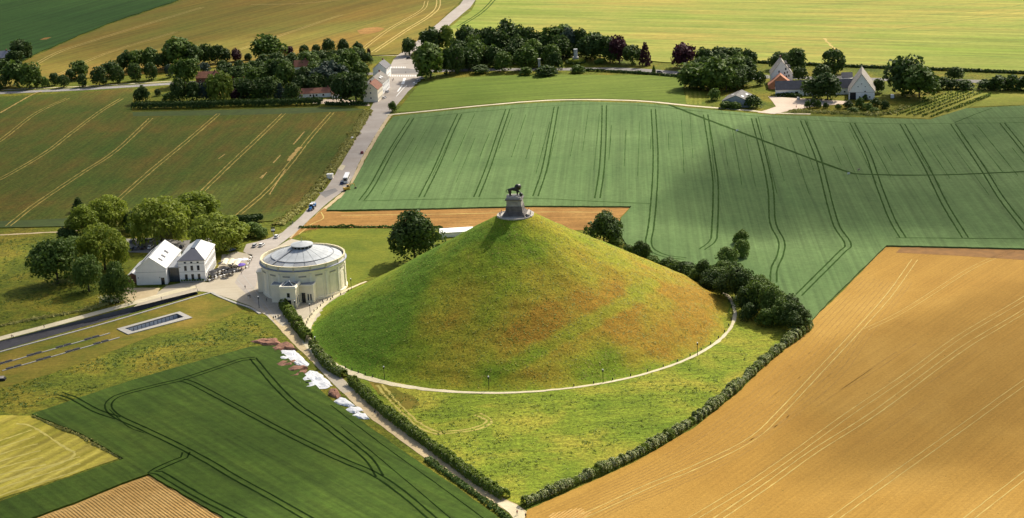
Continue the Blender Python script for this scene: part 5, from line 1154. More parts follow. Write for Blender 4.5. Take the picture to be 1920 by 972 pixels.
for j, (a_, b_) in enumerate(vrow):
    A_, B_ = G(*a_), G(*b_); L_ = (B_ - A_).length; an_ = math.atan2(B_.y - A_.y, B_.x - A_.x)
    t = thing('vine_row', ('nearest' if j == 6 else ORD[j] if j else 'first') + ' dark row of vines, counted from the farm side of the vineyard', 'vine row', A_ + Vector((0, 0, .1)), an_, 'rows of the small vineyard')
    rng = np.random.default_rng(50 + j); k = int(L_ * 9)
    C = np.stack([rng.uniform(0, L_, k), rng.normal(0, .22, k), rng.uniform(.1, 1.25, k)], 1); nn = rng.normal(size=(k, 3)); nn /= np.linalg.norm(nn, axis=1)[:, None]
    keep = np.sin(C[:, 0] * 1.9 + j) + rng.normal(0, .5, k) > -.5
    link('foliage', quads_mesh('foliage', leaf_quads(C[keep], nn[keep], .3 * rng.uniform(.6, 1.2, keep.sum()), rng), LM['mid']), t)
    for i in range(int(L_ / 9)): link('post', VPM, t, (i * 9, 0, 0))

# --- monuments at the crossroads
g = thing('stone_column', 'truncated stone column monument on a hedged grassy mound beside the main road', 'monument', G(1080, 122))
MB().lathe([(9, 0), (7, 1.6), (5.2, 4.2), (0, 4.4)], 24).build('earth_mound', M['grass'], g)
link('hedge', quads_mesh('hedge', leaf_quads(*(lambda r, k: (np.stack([(np.cos(a := r.uniform(0, 6.28, k))) * 6.6, np.sin(a) * 6.6, r.uniform(1.4, 3.0, k)], 1) + r.normal(0, .3, (k, 3)), (lambda n_: n_ / np.linalg.norm(n_, axis=1)[:, None])(r.normal(size=(k, 3))), r.uniform(.25, .5, k), r))(np.random.default_rng(4), 700)), LM['dark']), g)
MB().box((-2.0, -2.0, 4.3), (2.0, 2.0, 5.6)).build('base', stone, g)
MB().lathe([(1.35, 5.6), (1.25, 10.6), (1.45, 10.7), (1.45, 11.2), (0, 11.3)], 16).build('shaft', plain('pale_column_stone', (.42, .43, .43), .8, .12, .8), g)
g = thing('obelisk_monument', 'slim grey stone monument pillar standing between the bushes of the grove', 'monument', G(1012, 137))
MB().box((-1.6, -1.6, 0), (1.6, 1.6, 2.4)).build('base', stone, g); frustum(.95, .75, 2.4, 9.4).build('shaft', stone, g); MB().box((-1.0, -1.0, 9.4), (1.0, 1.0, 9.9)).build('cap', stone_pale, g)

# --- sunken courtyard glazing and benches of the memorial
sunk(basin_pts, [4, 4, 4, 4], 'sunken_courtyard', M['conc_dark'], M['ramp'])
cen = sum(basin_pts, Vector()) / 4
co = [G(*q) for q in ((240, 628.5), (219, 618), (337, 585.5), (361, 597))]
for i in range(4):
    a_, b_, c_, d_ = co[i], co[(i + 1) % 4], basin_pts[(i + 1) % 4], basin_pts[i]
    mb = MB().prism([(a_.x, a_.y), (b_.x, b_.y), (c_.x, c_.y), (d_.x, d_.y)][::-1], .0, .35); struct(mb.build('courtyard_coping', M['conc']))
a_, b_ = basin_pts[1], basin_pts[2]; L_ = (b_ - a_).length; an_ = math.atan2(b_.y - a_.y, b_.x - a_.x)
cg = thing('courtyard_glazing', 'row of large window panes along the back wall of the sunken courtyard', 'window', a_ + Vector((0, 0, -3.9)), an_)
N_ = 13
for i in range(N_):
    x0 = L_ * i / N_; MB().box((x0 + .12, -.14, .2), (x0 + L_ / N_ - .02, -.06, 3.74)).build('pane', plain('pale_courtyard_glass', (.70, .73, .73), .4, .1, .6) if i == 0 else bpy.data.materials['pale_courtyard_glass'], cg)
    MB().box((x0 - .02, -.24, 0), (x0 + .1, -.04, 3.6)).build('mullion', dark, cg)
kb = plain('pale_kerb_strip', (.36, .35, .31), .85, .1, .5); bench_m = plain('dark_basalt_bench', (.035, .035, .04), .7, .15, 1)
for (p0, p1, segs) in (((-30, 691), (206, 624.5), [(-42, -2), (0, 45), (55, 120), (275, 345), (352, 420), (570, 635), (650, 715), (860, 925), (937, 1003)]),
                       ((4, 695), (224, 632.5), [(65, 132), (147, 212), (370, 435), (447, 512), (665, 732), (742, 806), (950, 1015), (1032, 1096)])):
    ribbon('kerb_strip', [p0, ((p0[0] + p1[0]) / 2, (p0[1] + p1[1]) / 2), p1], .55, .3, kb, thick=.3)
    sl = (p1[1] - p0[1]) / (p1[0] - p0[0])
    for k, (x0, x1) in enumerate(segs):
        xa, xb = x0 / 5.4, x1 / 5.4; P0, P1 = G(xa, p0[1] + (xa - p0[0]) * sl + .8), G(xb, p0[1] + (xb - p0[0]) * sl + .8)
        row = 'upper' if p0[0] < 0 else 'lower'
        t = MB().box((0, -.55, 0), ((P1 - P0).length, .55, .55)).build('stone_bench', bench_m, None, P0, math.atan2(P1.y - P0.y, P1.x - P0.x))
        tag(t, f'dark stone bench, {"leftmost" if k == 0 else ORD[k] + " from the left"} in the {row} bench row of the memorial lawn', 'bench', 'dark stone benches on the memorial lawn')
bk = thing('dark_shelter', 'small dark shelter with pale roof at the left edge of the rough meadow', 'shelter', G(-14, 716))
MB().box((0, 0, 0), (4.6, 2.2, .9)).build('wall', dark, bk); MB().slab([(-.2, .2, 1.1), (4.0, .2, 1.1), (4.0, 2.3, 1.3), (-.2, 2.3, 1.3)], .15).build('roof', grey_tile, bk)

# --- white tarps and dug soil beside the path
tarp_m = plain('white_plastic_sheeting', (.60, .61, .61), .5, .06, .8, bump=.15)
def tarp(label, pp, seed, h_=.7):
    P = [G(*q) for q in pp]; c = sum(P, Vector()) / len(P); rg = random.Random(seed); mb = MB(); rings = 5; n = len(P) * 4
    out = []
    for i in range(n):
        a_, b_ = P[i // 4], P[(i // 4 + 1) % len(P)]; q = a_.lerp(b_, (i % 4) / 4); q += Vector((rg.gauss(0, .18), rg.gauss(0, .18), 0)); out.append(q)
    for k in range(rings):
        t_ = k / rings
        for q in out:
            r_ = q.lerp(c, t_); mb.v.append((r_.x, r_.y, .12 + h_ * (.75 + .9 * MN.noise((r_.x * .35, r_.y * .35, seed))) * min(1, t_ * 4 + .02)))
    mb.v.append((c.x, c.y, .12 + h_))
    for k in range(rings - 1):
        for j in range(n): mb.f.append((k * n + j, k * n + (j + 1) % n, (k + 1) * n + (j + 1) % n, (k + 1) * n + j)); mb.m.append(0)
    for j in range(n): mb.f.append(((rings - 1) * n + j, (rings - 1) * n + (j + 1) % n, rings * n)); mb.m.append(0)
    o = mb.build('plastic_sheet', tarp_m, smooth=False); tag(o, label, 'tarpaulin', 'white plastic sheets beside the sandy path'); return o
tarp('white plastic sheet nearest the rotunda among the dug soil', [(514, 664), (530, 657), (552, 658), (566, 670), (580, 684), (576, 688), (556, 685), (540, 680), (518, 675), (524, 668)], 1)
tarp('largest white plastic sheet beside the sandy path, with two dark stones on it', [(552, 712), (566, 708), (580, 695), (596, 698), (610, 708), (624, 724), (610, 730), (580, 731), (561, 731)], 2)
tarp('white plastic sheet below the largest one beside the path', [(625, 755), (636, 746), (650, 748), (666, 762), (650, 763), (636, 760)], 3)
tarp('narrow white plastic sheet, second from the lower end of the row', [(643, 772), (656, 764), (674, 764), (682, 770), (664, 776)], 4)
tarp('white plastic sheet at the lower end of the row beside the path', [(656, 782), (670, 774), (684, 776), (694, 787), (676, 787)], 5)
def dirt(label, pp, seed):
    o = tarp(label, pp, seed, 1.0); o.name = 'soil_heap'; o.data.materials.clear(); o.data.materials.append(M['soil_dark']); o['category'] = 'soil heap'; o['group'] = 'heaps of dug soil beside the sandy path'
dirt('long heap of reddish soil at the upper end by the path', [(470, 641), (496, 636), (518, 636), (530, 648), (500, 650)], 11)
dirt('heap of reddish soil just above the uppermost plastic sheet', [(508, 655), (526, 644), (546, 646), (558, 658), (534, 656), (514, 662)], 12)
dirt('reddish soil ridge just below the uppermost plastic sheet', [(514, 686), (530, 680), (556, 678), (548, 688), (526, 693)], 13)
dirt('reddish soil ridge between the two big plastic sheets', [(528, 700), (550, 690), (572, 687), (578, 692), (552, 699)], 14)
dirt('small reddish soil ridge touching the largest plastic sheet', [(541, 710), (560, 700), (576, 694), (574, 700), (556, 708)], 15)
dirt('reddish soil heap right below the largest plastic sheet', [(616, 742), (618, 730), (630, 730), (640, 744), (632, 749)], 16)
for (x, y) in ((577, 714), (577, 721)): tag(lump('loose_stone', tuple(G(x, y) + Vector((0, 0, .8))), (.8, .35, .25), bench_m, None, 1, .3, 2, x + y), 'dark stone lying on the largest white plastic sheet', 'stone', 'dark stones on the plastic sheet')
for (x, y, i) in ((432, 759, 0),): pass

# --- lamps, bollards
def lamp(px, label, ht=4.8):
    t = thing('path_lamp', label, 'lamp post', G(*px), 0, 'dark lamp posts round the mound')
    MB().tube([(0, 0, 0), (0, 0, .8), (0, 0, ht)], [.16, .11, .09], 8).build('post', dark, t)
    MB().lathe([(.12, ht - .75), (.28, ht - .6), (.28, ht - .1), (0, ht)], 10).build('lamp_head', dark, t); MB().lathe([(.24, ht), (.24, ht + .3), (0, ht + .36)], 10).build('lantern_glass', light_frame, t)
for px, lb in (((592, 655), 'dark lamp post beside the hedge at the left foot of the mound'), ((721, 712), 'leftmost dark lamp post on the front curve of the ring path'), ((917, 731), 'dark lamp post at the lowest point of the ring path'), ((1131, 718), 'dark lamp post right of centre on the ring path'), ((1308, 667), 'rightmost dark lamp post on the ring path'), ((582, 592), 'dark lamp post on the paving between the rotunda and the mound'), ((554, 586), 'dark lamp post at the corner of the rotunda porch'), ((659, 544), 'dark lamp post where the rotunda wall meets the ring path'), ((486, 578), 'dark lamp post on the kerb of the plaza beside the lawn')):
    lamp(px, lb)
bol = MB().lathe([(.2, 0), (.2, .75), (.14, .9), (0, .92)], 8).mesh('bollard', dark)
bp = [(653, 547), (639, 553.5), (624, 559), (614, 564), (606, 569), (601, 575), (595, 580), (589, 585), (585, 591), (581, 596), (577.5, 601.5), (575.5, 607), (573.5, 612.5), (572, 618), (620, 563), (605, 566), (648, 691), (660, 695), (672, 700), (685, 704), (699, 708)]
for th in range(282, 415, 5): p = Vector((83.4 * math.cos(math.radians(th)), 83.4 * math.sin(math.radians(th)), 0)); bp.append(p)
for q in bp:
    P = q if isinstance(q, Vector) else G(*q); tag(link('bollard', bol, None, (P.x, P.y, .1)), 'small dark bollard standing along the ring path at the foot of the mound', 'bollard', 'dark bollards along the ring path')
sg = thing('sign_post', 'dark and white direction sign on a post beside the mound road', 'sign', G(513, 444))
MB().tube([(0, 0, 0), (0, 0, 4.2)], .08, 6).build('post', light_frame, sg)
for z, mt in ((3.9, dark), (2.9, light_frame), (2.2, dark)): MB().box((-.9, -.06, z), (.9, .06, z + .75)).build('panel', mt, sg)
wg = thing('flower_rack', 'cluster of white blossom bushes under the dark tree in front of the barn', 'shrub', G(212, 566))
rng = np.random.default_rng(77); k = 900; C = rng.normal(0, 1, (k, 3)) * (2.6, 1.6, .7) + (0, 0, 1.2); C[:, 2] = np.abs(C[:, 2]); nn = rng.normal(size=(k, 3)); nn /= np.linalg.norm(nn, axis=1)[:, None]
wg.name = 'white_flowering_shrub'
kp = np.array([MN.noise(tuple(c * .9)) > .02 for c in C]); link('blossom', quads_mesh('blossom', leaf_quads(C[kp], nn[kp], .32 * rng.uniform(.5, 1.2, kp.sum()), rng), LM['blossom']), wg)
link('foliage', quads_mesh('foliage', leaf_quads(C[~kp] * (.95, .95, .9), nn[~kp], .3 * rng.uniform(.5, 1.2, (~kp).sum()), rng), LM['dark']), wg)

# --- vehicles
tyre_m = plain('black_tyre_rubber', (.02, .02, .02), .9, .1, 3); rim_m = plain('grey_wheel_rim', (.35, .35, .36), .4, .1, 2, metal=.6)
lamp_m = glass('headlamp_glass', (.7, .7, .65), .2); tail_m = plain('red_tail_lamp', (.35, .02, .02), .4, .05, 2)
PAINT = {n: plain(n + '_car_paint', c, .3, .03, .5, spec=.6) for n, c in (('white', (.75, .75, .74)), ('silver', (.42, .43, .44)), ('black', (.02, .02, .023)), ('grey', (.13, .135, .14)), ('red', (.30, .03, .03)), ('blue', (.03, .06, .16)))}
def wheel_meshes(r, w):
    a = MB().tube([(0, -w / 2, 0), (0, w / 2, 0)], r, 14).mesh('tyre', tyre_m); b_ = MB().tube([(0, -w / 2 - .01, 0), (0, w / 2 + .01, 0)], r * .6, 10).mesh('rim', rim_m); return a, b_
def loft(secs, mi=None):
    """sections: lists of (x, half width, z) rows from bottom to top at successive x -> closed shell"""
    mb = MB(); n = len(secs[0]) * 2
    for s in secs:
        mb.v += [(x, -w, z) for x, w, z in s] + [(x, w, z) for x, w, z in reversed(s)]
    for k in range(len(secs) - 1):
        for j in range(n): j2 = (j + 1) % n; mb.f.append((k * n + j, k * n + j2, (k + 1) * n + j2, (k + 1) * n + j)); mb.m.append(0)
    mb.f.append(tuple(reversed(range(n)))); mb.m.append(0); mb.f.append(tuple((len(secs) - 1) * n + j for j in range(n))); mb.m.append(0)
    return mb
bodyM = loft([[(x, w * .94, .28), (x, w, .55), (x, w * .95, h1), (x, w * .85, h2)] for x, w, h1, h2 in ((-2.1, .70, .75, .85), (-1.95, .82, .82, .95), (-1.2, .87, .86, .98), (.5, .87, .86, .96), (1.4, .84, .80, .88), (1.95, .74, .66, .72), (2.1, .62, .55, .6))]).mesh('body', PAINT['silver'])
cabM = loft([[(x, w, .9), (x, w * .97, 1.0), (x + dx, w * .8, h_ - .06), (x + dx, w * .74, h_)] for x, w, h_, dx in ((-1.95, .78, .98, 0.05), (-1.75, .80, 1.40, .1), (-.9, .82, 1.48, 0), (.1, .82, 1.46, 0), (.55, .80, 1.36, -.1), (1.15, .76, .95, -.02))]).mesh('cabin_glass', pane_m)
roofM = loft([[(x, w, z), (x, w * .95, z + .05)] for x, w, z in ((-1.6, .62, 1.40), (-.9, .66, 1.46), (.1, .66, 1.44), (.5, .62, 1.34))]).mesh('roof', PAINT['silver'])
carT, carR = wheel_meshes(.32, .2)
hlM = MB().box((1.88, -.2, .55), (2.02, .2, .7)).mesh('headlight', lamp_m); tlM = MB().box((-2.1, -.14, .68), (-2.0, .14, .86)).mesh('tail_light', tail_m)
def make_car():
    t = thing('parked_car', 'x', 'car')
    for nm, me in (('body', bodyM), ('cabin_glass', cabM), ('roof', roofM)): link(nm, me, t)
    for x in (-1.3, 1.3):
        for y in (-.78, .78): w_ = link('wheel', carT, t, (x, y, .32)); link('rim', carR, w_)
    for y in (-.55, .55): link('headlight', hlM, t, (0, y, 0)); link('tail_light', tlM, t, (0, y, 0))
    return t
car0 = make_car(); used = [0]
def car(px, rz, paint, label, name='parked_car', group='parked cars', z=.12):
    p = G(*px); p.z = z
    if not used[0]: c = car0; used[0] = 1; c.location = p; c.rotation_euler = (0, 0, rz); c['label'] = label; c['group'] = group
    else: c = dup(car0, p, rz, label, group)
    c.name = name
    for ch in c.children:
        if ch.name.startswith(('body', 'roof')): ch.material_slots[0].link = 'OBJECT'; ch.material_slots[0].material = PAINT[paint]
    return c
RD = A((560, 410), (620, 345)); D = math.radians
car((248, 469), D(80), 'black', 'black car parked in the front row left of the white barn, nearest the willow'); car((257, 468), D(80), 'grey', 'dark grey car second from the left in the front parking row')
car((269, 467), D(82), 'black', 'black car third from the left in the front parking row'); car((282, 466), D(82), 'white', 'white car parked in the front row right behind the white barn')
car((248, 455), D(80), 'grey', 'dark car under the willow at the left of the back parking row'); car((272, 454), D(80), 'black', 'black car under the large domed willow in the back parking row'); car((284, 453), D(80), 'silver', 'silver car under the large domed willow in the back parking row')
car((341, 465), D(85), 'black', 'black car between the two white museum buildings'); car((478, 463), D(80), 'silver', 'silver car parked beside the white one at the end of the gravel yard'); car((491, 462), D(72), 'white', 'white car parked at the road end of the gravel yard')
car((519, 446), RD, 'white', 'white car with dark windows turning off the mound road', 'car', 'cars on the mound road')
car((661, 262), RD + .1, 'white', 'white car driving on the upper part of the mound road', 'car', 'cars on the mound road'); car((679, 288), RD + .2, 'red', 'dark red car on the right edge of the mound road', 'car', 'cars on the mound road')
car((642, 345), RD, 'blue', 'dark blue car right in front of the white coach', 'car', 'cars on the mound road')
car((726, 174), D(72), 'silver', 'silver car parked under the red awning side of the inn'); car((720.5, 185), D(70), 'white', 'white car parked in front of the cream house')
car((767, 111), D(8), 'black', 'dark car with white roof parked under the lone round tree at the crossroads'); car((778, 159), D(60), 'white', 'nearest white car of the parked row at the pasture corner'); car((784, 154), D(56), 'silver', 'middle silver car of the parked row at the pasture corner'); car((790, 149), D(50), 'white', 'farthest white car of the parked row at the pasture corner')
car((589, 188), D(2), 'white', 'white car parked in front of the bungalow'); car((1497, 187), D(75), 'white', 'white car parked in front of the long farm barn'); car((1237, 137), D(-4), 'black', 'black car on the main road left of the copper tree', 'car', 'cars on the main road')
car((434, 471), D(40), 'blue', 'dark blue car under the right end of the wide willow')
# coach
cr_ = RD + .12; co_ = thing('coach', 'white tourist coach on the right side of the mound road', 'coach', G(650, 340) + Vector((0, 0, .12)), cr_)
loft([[(x, w * .97, .35), (x, w, 1.3), (x, w, 3.0), (x, w * .86, 3.35)] for x, w in ((-6, 1.18), (-5.8, 1.26), (5.7, 1.26), (6.0, 1.12))]).build('body', PAINT['white'], co_)
for s in (-1, 1):
    for i in range(7): MB().box((-5.4 + i * 1.55, s * 1.27 - .03, 1.55), (-5.4 + i * 1.55 + 1.42, s * 1.27 + .03, 2.7)).build('window', pane_m, co_)
MB().box((-6.08, -.95, 1.5), (-5.98, .95, 2.9)).build('windscreen', pane_m, co_); MB().box((5.95, -.9, 1.6), (6.06, .9, 2.8)).build('rear_window', pane_m, co_)
bt, br = wheel_meshes(.5, .32)
for x in (-3.9, 3.2, 4.3):
    for y in (-1.08, 1.08): w_ = link('wheel', bt, co_, (x, y, .5)); link('rim', br, w_)
for y in (-.9, .9): MB().box((-6.1, y - .2, .7), (-5.98, y + .2, .95)).build('headlight', lamp_m, co_)
# blue tractor
blue_m = plain('blue_tractor_paint', (.03, .16, .42), .4, .1, 1, spec=.5)
tr_ = thing('tractor', 'blue farm tractor with big dark wheels on the narrow mound road', 'tractor', G(584, 394) + Vector((0, 0, .12)), RD + PI)
MB().box((.2, -.5, .9), (2.5, .5, 1.75)).build('bonnet', blue_m, tr_); MB().box((-1.5, -.65, .8), (.2, .65, 1.5)).build('chassis', dark, tr_)
frustum(.85, .7, 1.5, 2.8).build('cab', pane_m, tr_, (-.7, 0, 0)); MB().box((-1.55, -.85, 2.8), (.15, .85, 2.95)).build('cab_roof', PAINT['white'], tr_)
rt_, rr_2 = wheel_meshes(.95, .55); ft_, fr_ = wheel_meshes(.62, .42)
for y in (-1.0, 1.0):
    w_ = link('wheel', rt_, tr_, (-.9, y, .95)); link('rim', rr_2, w_); w_ = link('wheel', ft_, tr_, (1.9, y * .9, .62)); link('rim', fr_, w_)
    MB().slab([(-1.8, y - .35, 1.95), (0, y - .35, 1.95), (0, y + .35, 1.95), (-1.8, y + .35, 1.95)], .1).build('mudguard', blue_m, tr_)
MB().tube([(1.4, .3, 1.7), (1.4, .3, 2.7)], .06, 6).build('exhaust', dark, tr_); MB().box((2.5, -.5, .7), (3.3, .5, 1.2)).build('front_weight', blue_m, tr_)
tb = thing('tractor_trailer', 'blue and white implement hitched behind the blue tractor', 'trailer', G(588, 388) + Vector((0, 0, .12)), RD)
MB().box((-1.2, -1.1, .7), (1.4, 1.1, 1.6)).build('tank', blue_m, tb); MB().box((-1.0, -.9, 1.6), (.4, .9, 2.3)).build('hopper', PAINT['white'], tb)
for y in (-1.15, 1.15): w_ = link('wheel', ft_, tb, (0, y, .62)); link('rim', fr_, w_)
# yellow excavator
yel = plain('yellow_machine_paint', (.55, .33, .03), .45, .12, 1, spec=.5)
ex = thing('excavator', 'yellow excavator parked on the bare soil beside the coach', 'excavator', G(651, 358), D(20))
for y in (-1.0, 1.0):
    loft([[(x, .28, z0), (x, .28, z1)] for x, z0, z1 in ((-1.7, .25, .6), (-1.4, .05, .8), (1.4, .05, .8), (1.7, .25, .6))]).build('track', tyre_m, ex, (0, y, 0))
MB().prism([(-1.7, -1.2), (1.2, -1.2), (1.4, -.9), (1.4, .9), (1.2, 1.2), (-1.7, 1.2), (-2.0, .8), (-2.0, -.8)], .85, 1.9).build('body', yel, ex)
frustum(.62, .5, 1.9, 3.0).build('cab', pane_m, ex, (.6, .55, 0)); MB().box((.05, 0, 3.0), (1.15, 1.1, 3.1)).build('cab_roof', yel, ex)
MB().tube([(1.0, -.3, 1.8), (2.3, -.3, 3.5), (3.8, -.3, 3.3), (4.4, -.3, 1.4)], [.24, .2, .18, .12], 6).build('boom', yel, ex)
MB().prism([(4.0, -.8), (4.9, -.8), (4.9, .2), (4.0, .2)], .6, 1.4).build('bucket', dark, ex)
cb = thing('site_cabin', 'pale beige site cabin on the left verge of the mound road', 'cabin', G(613, 337) + Vector((0, 0, .1)), D(-6))
MB().box((0, 0, .15), (3.2, 2.4, 2.6)).build('wall', cream_pale, cb); MB().box((-.08, -.08, 2.6), (3.28, 2.48, 2.72)).build('roof', white_roof, cb); window(cb, 1.0, .2, .9, 2.0, 'f', name='door', frame=light_frame, pane=white)
cb2 = thing('white_trailer', 'small white trailer beside the leaning tree right of the farm', 'trailer', G(1673, 185), D(80))
MB().box((-1.6, -.95, .5), (1.6, .95, 2.4)).build('body', PAINT['white'], cb2)
for y in (-.9, .9): w_ = link('wheel', carT, cb2, (0, y, .32)); link('rim', carR, w_)
window(cb2, 0, 1.2, 1.0, .7, 'f').location = (0, -.95, 1.2)

# --- terrace: parasols, tables, chairs
cloth = {n: plain(n + '_parasol_cloth', c, .85, .06, 1) for n, c in (('black', (.025, .025, .028)), ('cream', (.66, .58, .42)), ('purple', (.13, .08, .36)), ('white', (.74, .72, .74)))}
def canopy(r, n=8, z=2.25, h_=.75):
    mb = MB(); mb.v = [(0, 0, z + h_)]
    for k, (f_, dz) in enumerate(((.5, .42), (1.0, 0), (1.0, -.18))):
        for j in range(n * 2):
            a = PI * j / n; rr_ = r * f_ * (1 if j % 2 == 0 else .93); mb.v.append((rr_ * math.cos(a), rr_ * math.sin(a), z + h_ * dz if dz > 0 else z + dz - (0 if j % 2 == 0 else -.05)))
    m_ = n * 2
    for j in range(m_):
        j2 = (j + 1) % m_; mb.f.append((0, 1 + j, 1 + j2))
        for k in (0, 1): mb.f.append((1 + k * m_ + j, 1 + (k + 1) * m_ + j, 1 + (k + 1) * m_ + j2, 1 + k * m_ + j2))
    mb.m = [0] * len(mb.f); return mb
canM = canopy(1.9).mesh('canopy', cloth['black']); poleM = MB().tube([(0, 0, 0), (0, 0, 3.0)], .04, 6).mesh('pole', rim_m); baseM = MB().lathe([(.38, 0), (.38, .12), (0, .14)], 10).mesh('base', dark)
def parasol(px, c, label, s=1.0):
    t = thing('parasol', label, 'parasol', G(*px) + Vector((0, 0, .12)), random.uniform(0, .7), 'parasols on the museum terrace')
    k = link('canopy', canM, t); k.material_slots[0].link = 'OBJECT'; k.material_slots[0].material = cloth[c]; k.scale = (s, s, 1)
    link('pole', poleM, t); link('base', baseM, t)
for i, px in enumerate(((399, 524), (409, 515), (423, 512), (418, 503), (437, 506), (437, 515), (400, 519), (428, 520))):
    parasol(px, 'black', ['black parasol nearest the front corner of the white three-storey building', 'black parasol against the windows in the middle of the terrace front', 'black parasol in the centre of the terrace', 'big black parasol beside the wall at the back of the terrace', 'black parasol just left of the purple one', 'black parasol at the plaza edge in front of the purple one', 'second black parasol from the front corner, close to the wall', 'black parasol at the plaza edge in the middle of the terrace'][i], 1.15 if i in (3, 4) else 1.0)
parasol((452, 506), 'purple', 'purple parasol at the right of the terrace', 1.2); parasol((458, 496), 'white', 'white parasol behind the purple one', 1.1); parasol((448, 497), 'white', 'white parasol left behind the purple one', 1.1)
for i, (a_, b_) in enumerate((((419, 497), (427, 481)), ((430, 498), (439, 481)), ((441, 499), (449, 484)))):
    A_, B_ = G(*a_, 2.4), G(*b_, 2.4); L_ = (B_ - A_).length * .62; an_ = math.atan2(B_.y - A_.y, B_.x - A_.x); o_ = G(*a_, 2.4)
    t = thing('long_canopy', ['left', 'middle', 'right'][i] + ' one of the three long cream canopies at the back of the terrace', 'canopy', (o_.x, o_.y, .12), an_, 'long cream canopies on the terrace')
    loft([[(x, 1.35, 2.3), (x, 1.3, 2.45), (x, .5, 2.95 + .06 * (k % 2))] for k, x in enumerate(np.linspace(0, L_, 7))]).build('cloth', cloth['cream'], t)
    for x in (.4, L_ / 2, L_ - .4): MB().tube([(x, 0, 0), (x, 0, 2.6)], .05, 5).build('pole', rim_m, t)
tabM = MB().lathe([(.55, .72), (.55, .76), (0, .77)], 12); tabM.tube([(0, 0, 0), (0, 0, .72)], .05, 6); tabM.lathe([(.3, 0), (.3, .04), (0, .05)], 8)
tabM = tabM.mesh('cafe_table', light_frame)
ch = MB().box((-.22, -.22, .42), (.22, .22, .47)); ch.box((-.22, .18, .47), (.22, .22, .92))
for x in (-.2, .2):
    for y in (-.2, .2): ch.box((x - .02, y - .02, 0), (x + .02, y + .02, .42))
chM = ch.mesh('cafe_chair', wood)
rg = random.Random(8); tb_spots = [(394 + i * 6.6 + rg.uniform(-1, 1), 528 - i * 2.3 + rg.uniform(-.6, .6)) for i in range(10)] + [(399 + i * 6.4 + rg.uniform(-1, 1), 522 - i * 2.6 + rg.uniform(-.6, .6)) for i in range(9)] + [(406 + i * 6.4 + rg.uniform(-1, 1), 514 - i * 2.2 + rg.uniform(-.6, .6)) for i in range(8)] + [(463 + i * 2.6, 503 - i * 6) for i in range(4)]
for px in tb_spots:
    p = G(*px); tag(link('cafe_table', tabM, None, (p.x, p.y, .12)), 'small round white-topped cafe table on the museum terrace', 'table', 'cafe tables on the terrace')
    a0_ = rg.uniform(0, 6.28)
    for k in range(3):
        a = a0_ + k * 2.1; tag(link('cafe_chair', chM, None, (p.x + .85 * math.cos(a), p.y + .85 * math.sin(a), .12), a - PI / 2), 'brown chair at a cafe table on the museum terrace', 'chair', 'chairs on the terrace')

# --- people
skin = plain('skin', (.45, .28, .20), .7, .05, 3); hair_m = plain('dark_hair', (.03, .02, .015), .8, .1, 5)
CL = {n: plain(n + '_cloth', c, .9, .08, 4) for n, c in (('black', (.02, .02, .025)), ('blue', (.04, .08, .2)), ('red', (.4, .03, .03)), ('white', (.7, .7, .68)), ('grey', (.15, .15, .16)), ('beige', (.4, .32, .22)), ('pink', (.5, .2, .22)))}
def person_mesh(pose):
    s = {'stand': 0.02, 'walk': .22, 'stride': .32}[pose]
    V_ = [(0, 0, .95), (0, .02, 1.15), (0, .02, 1.38), (.03, 0, 1.5), (.05, 0, 1.60), (.06, 0, 1.70),
          (0, .1, .9), (s * .7, .11, .48), (s * .6, .11, .07), (s * .6 + .14, .11, .04), (0, -.1, .9), (-s * .3, -.11, .48), (-s * 1.2, -.11, .09), (-s * 1.2 + .13, -.11, .04),
          (0, .2, 1.36), (-s * .5 - .02, .26, 1.1), (-s * .6 + .08, .25, .86), (-s * .6 + .1, .25, .78), (0, -.2, 1.36), (s * .5 - .02, -.26, 1.1), (s * .8 + .08, -.25, .87), (s * .8 + .1, -.25, .79)]
    E_ = [(0, 1), (1, 2), (2, 3), (3, 4), (4, 5), (0, 6), (6, 7), (7, 8), (8, 9), (0, 10), (10, 11), (11, 12), (12, 13), (2, 14), (14, 15), (15, 16), (16, 17), (2, 18), (18, 19), (19, 20), (20, 21)]
    R_ = [(.12, .15), (.11, .15), (.11, .17), .055, .1, .085, .09, .06, .045, .04, .09, .06, .045, .04, .06, .045, .035, .04, .06, .045, .035, .04]
    me = skin_obj('body', V_, E_, R_, [skin, CL['blue'], CL['grey'], hair_m], None, 1)
    for p in me.polygons:
        c = p.center
        p.material_index = 2 if c.z < .95 and abs(c.y) < .19 else (0 if c.z < .86 else (1 if c.z < 1.45 else (3 if c.z > 1.63 or (c.x < .02 and c.z > 1.54) else 0)))
        p.use_smooth = True
    return me
PM = {k: person_mesh(k) for k in ('stand', 'walk', 'stride')}
def person(px, z, rz, pose, top, legs, label, group=None):
    p = px if isinstance(px, Vector) else G(*px, z)
    o = link('person', PM[pose], None, (p.x, p.y, z), rz); tag(o, label, 'person', group)
    for i, c in ((1, top), (2, legs)): o.material_slots[i].link = 'OBJECT'; o.material_slots[i].material = CL[c]
PATHD = A((640, 721), (598, 678))
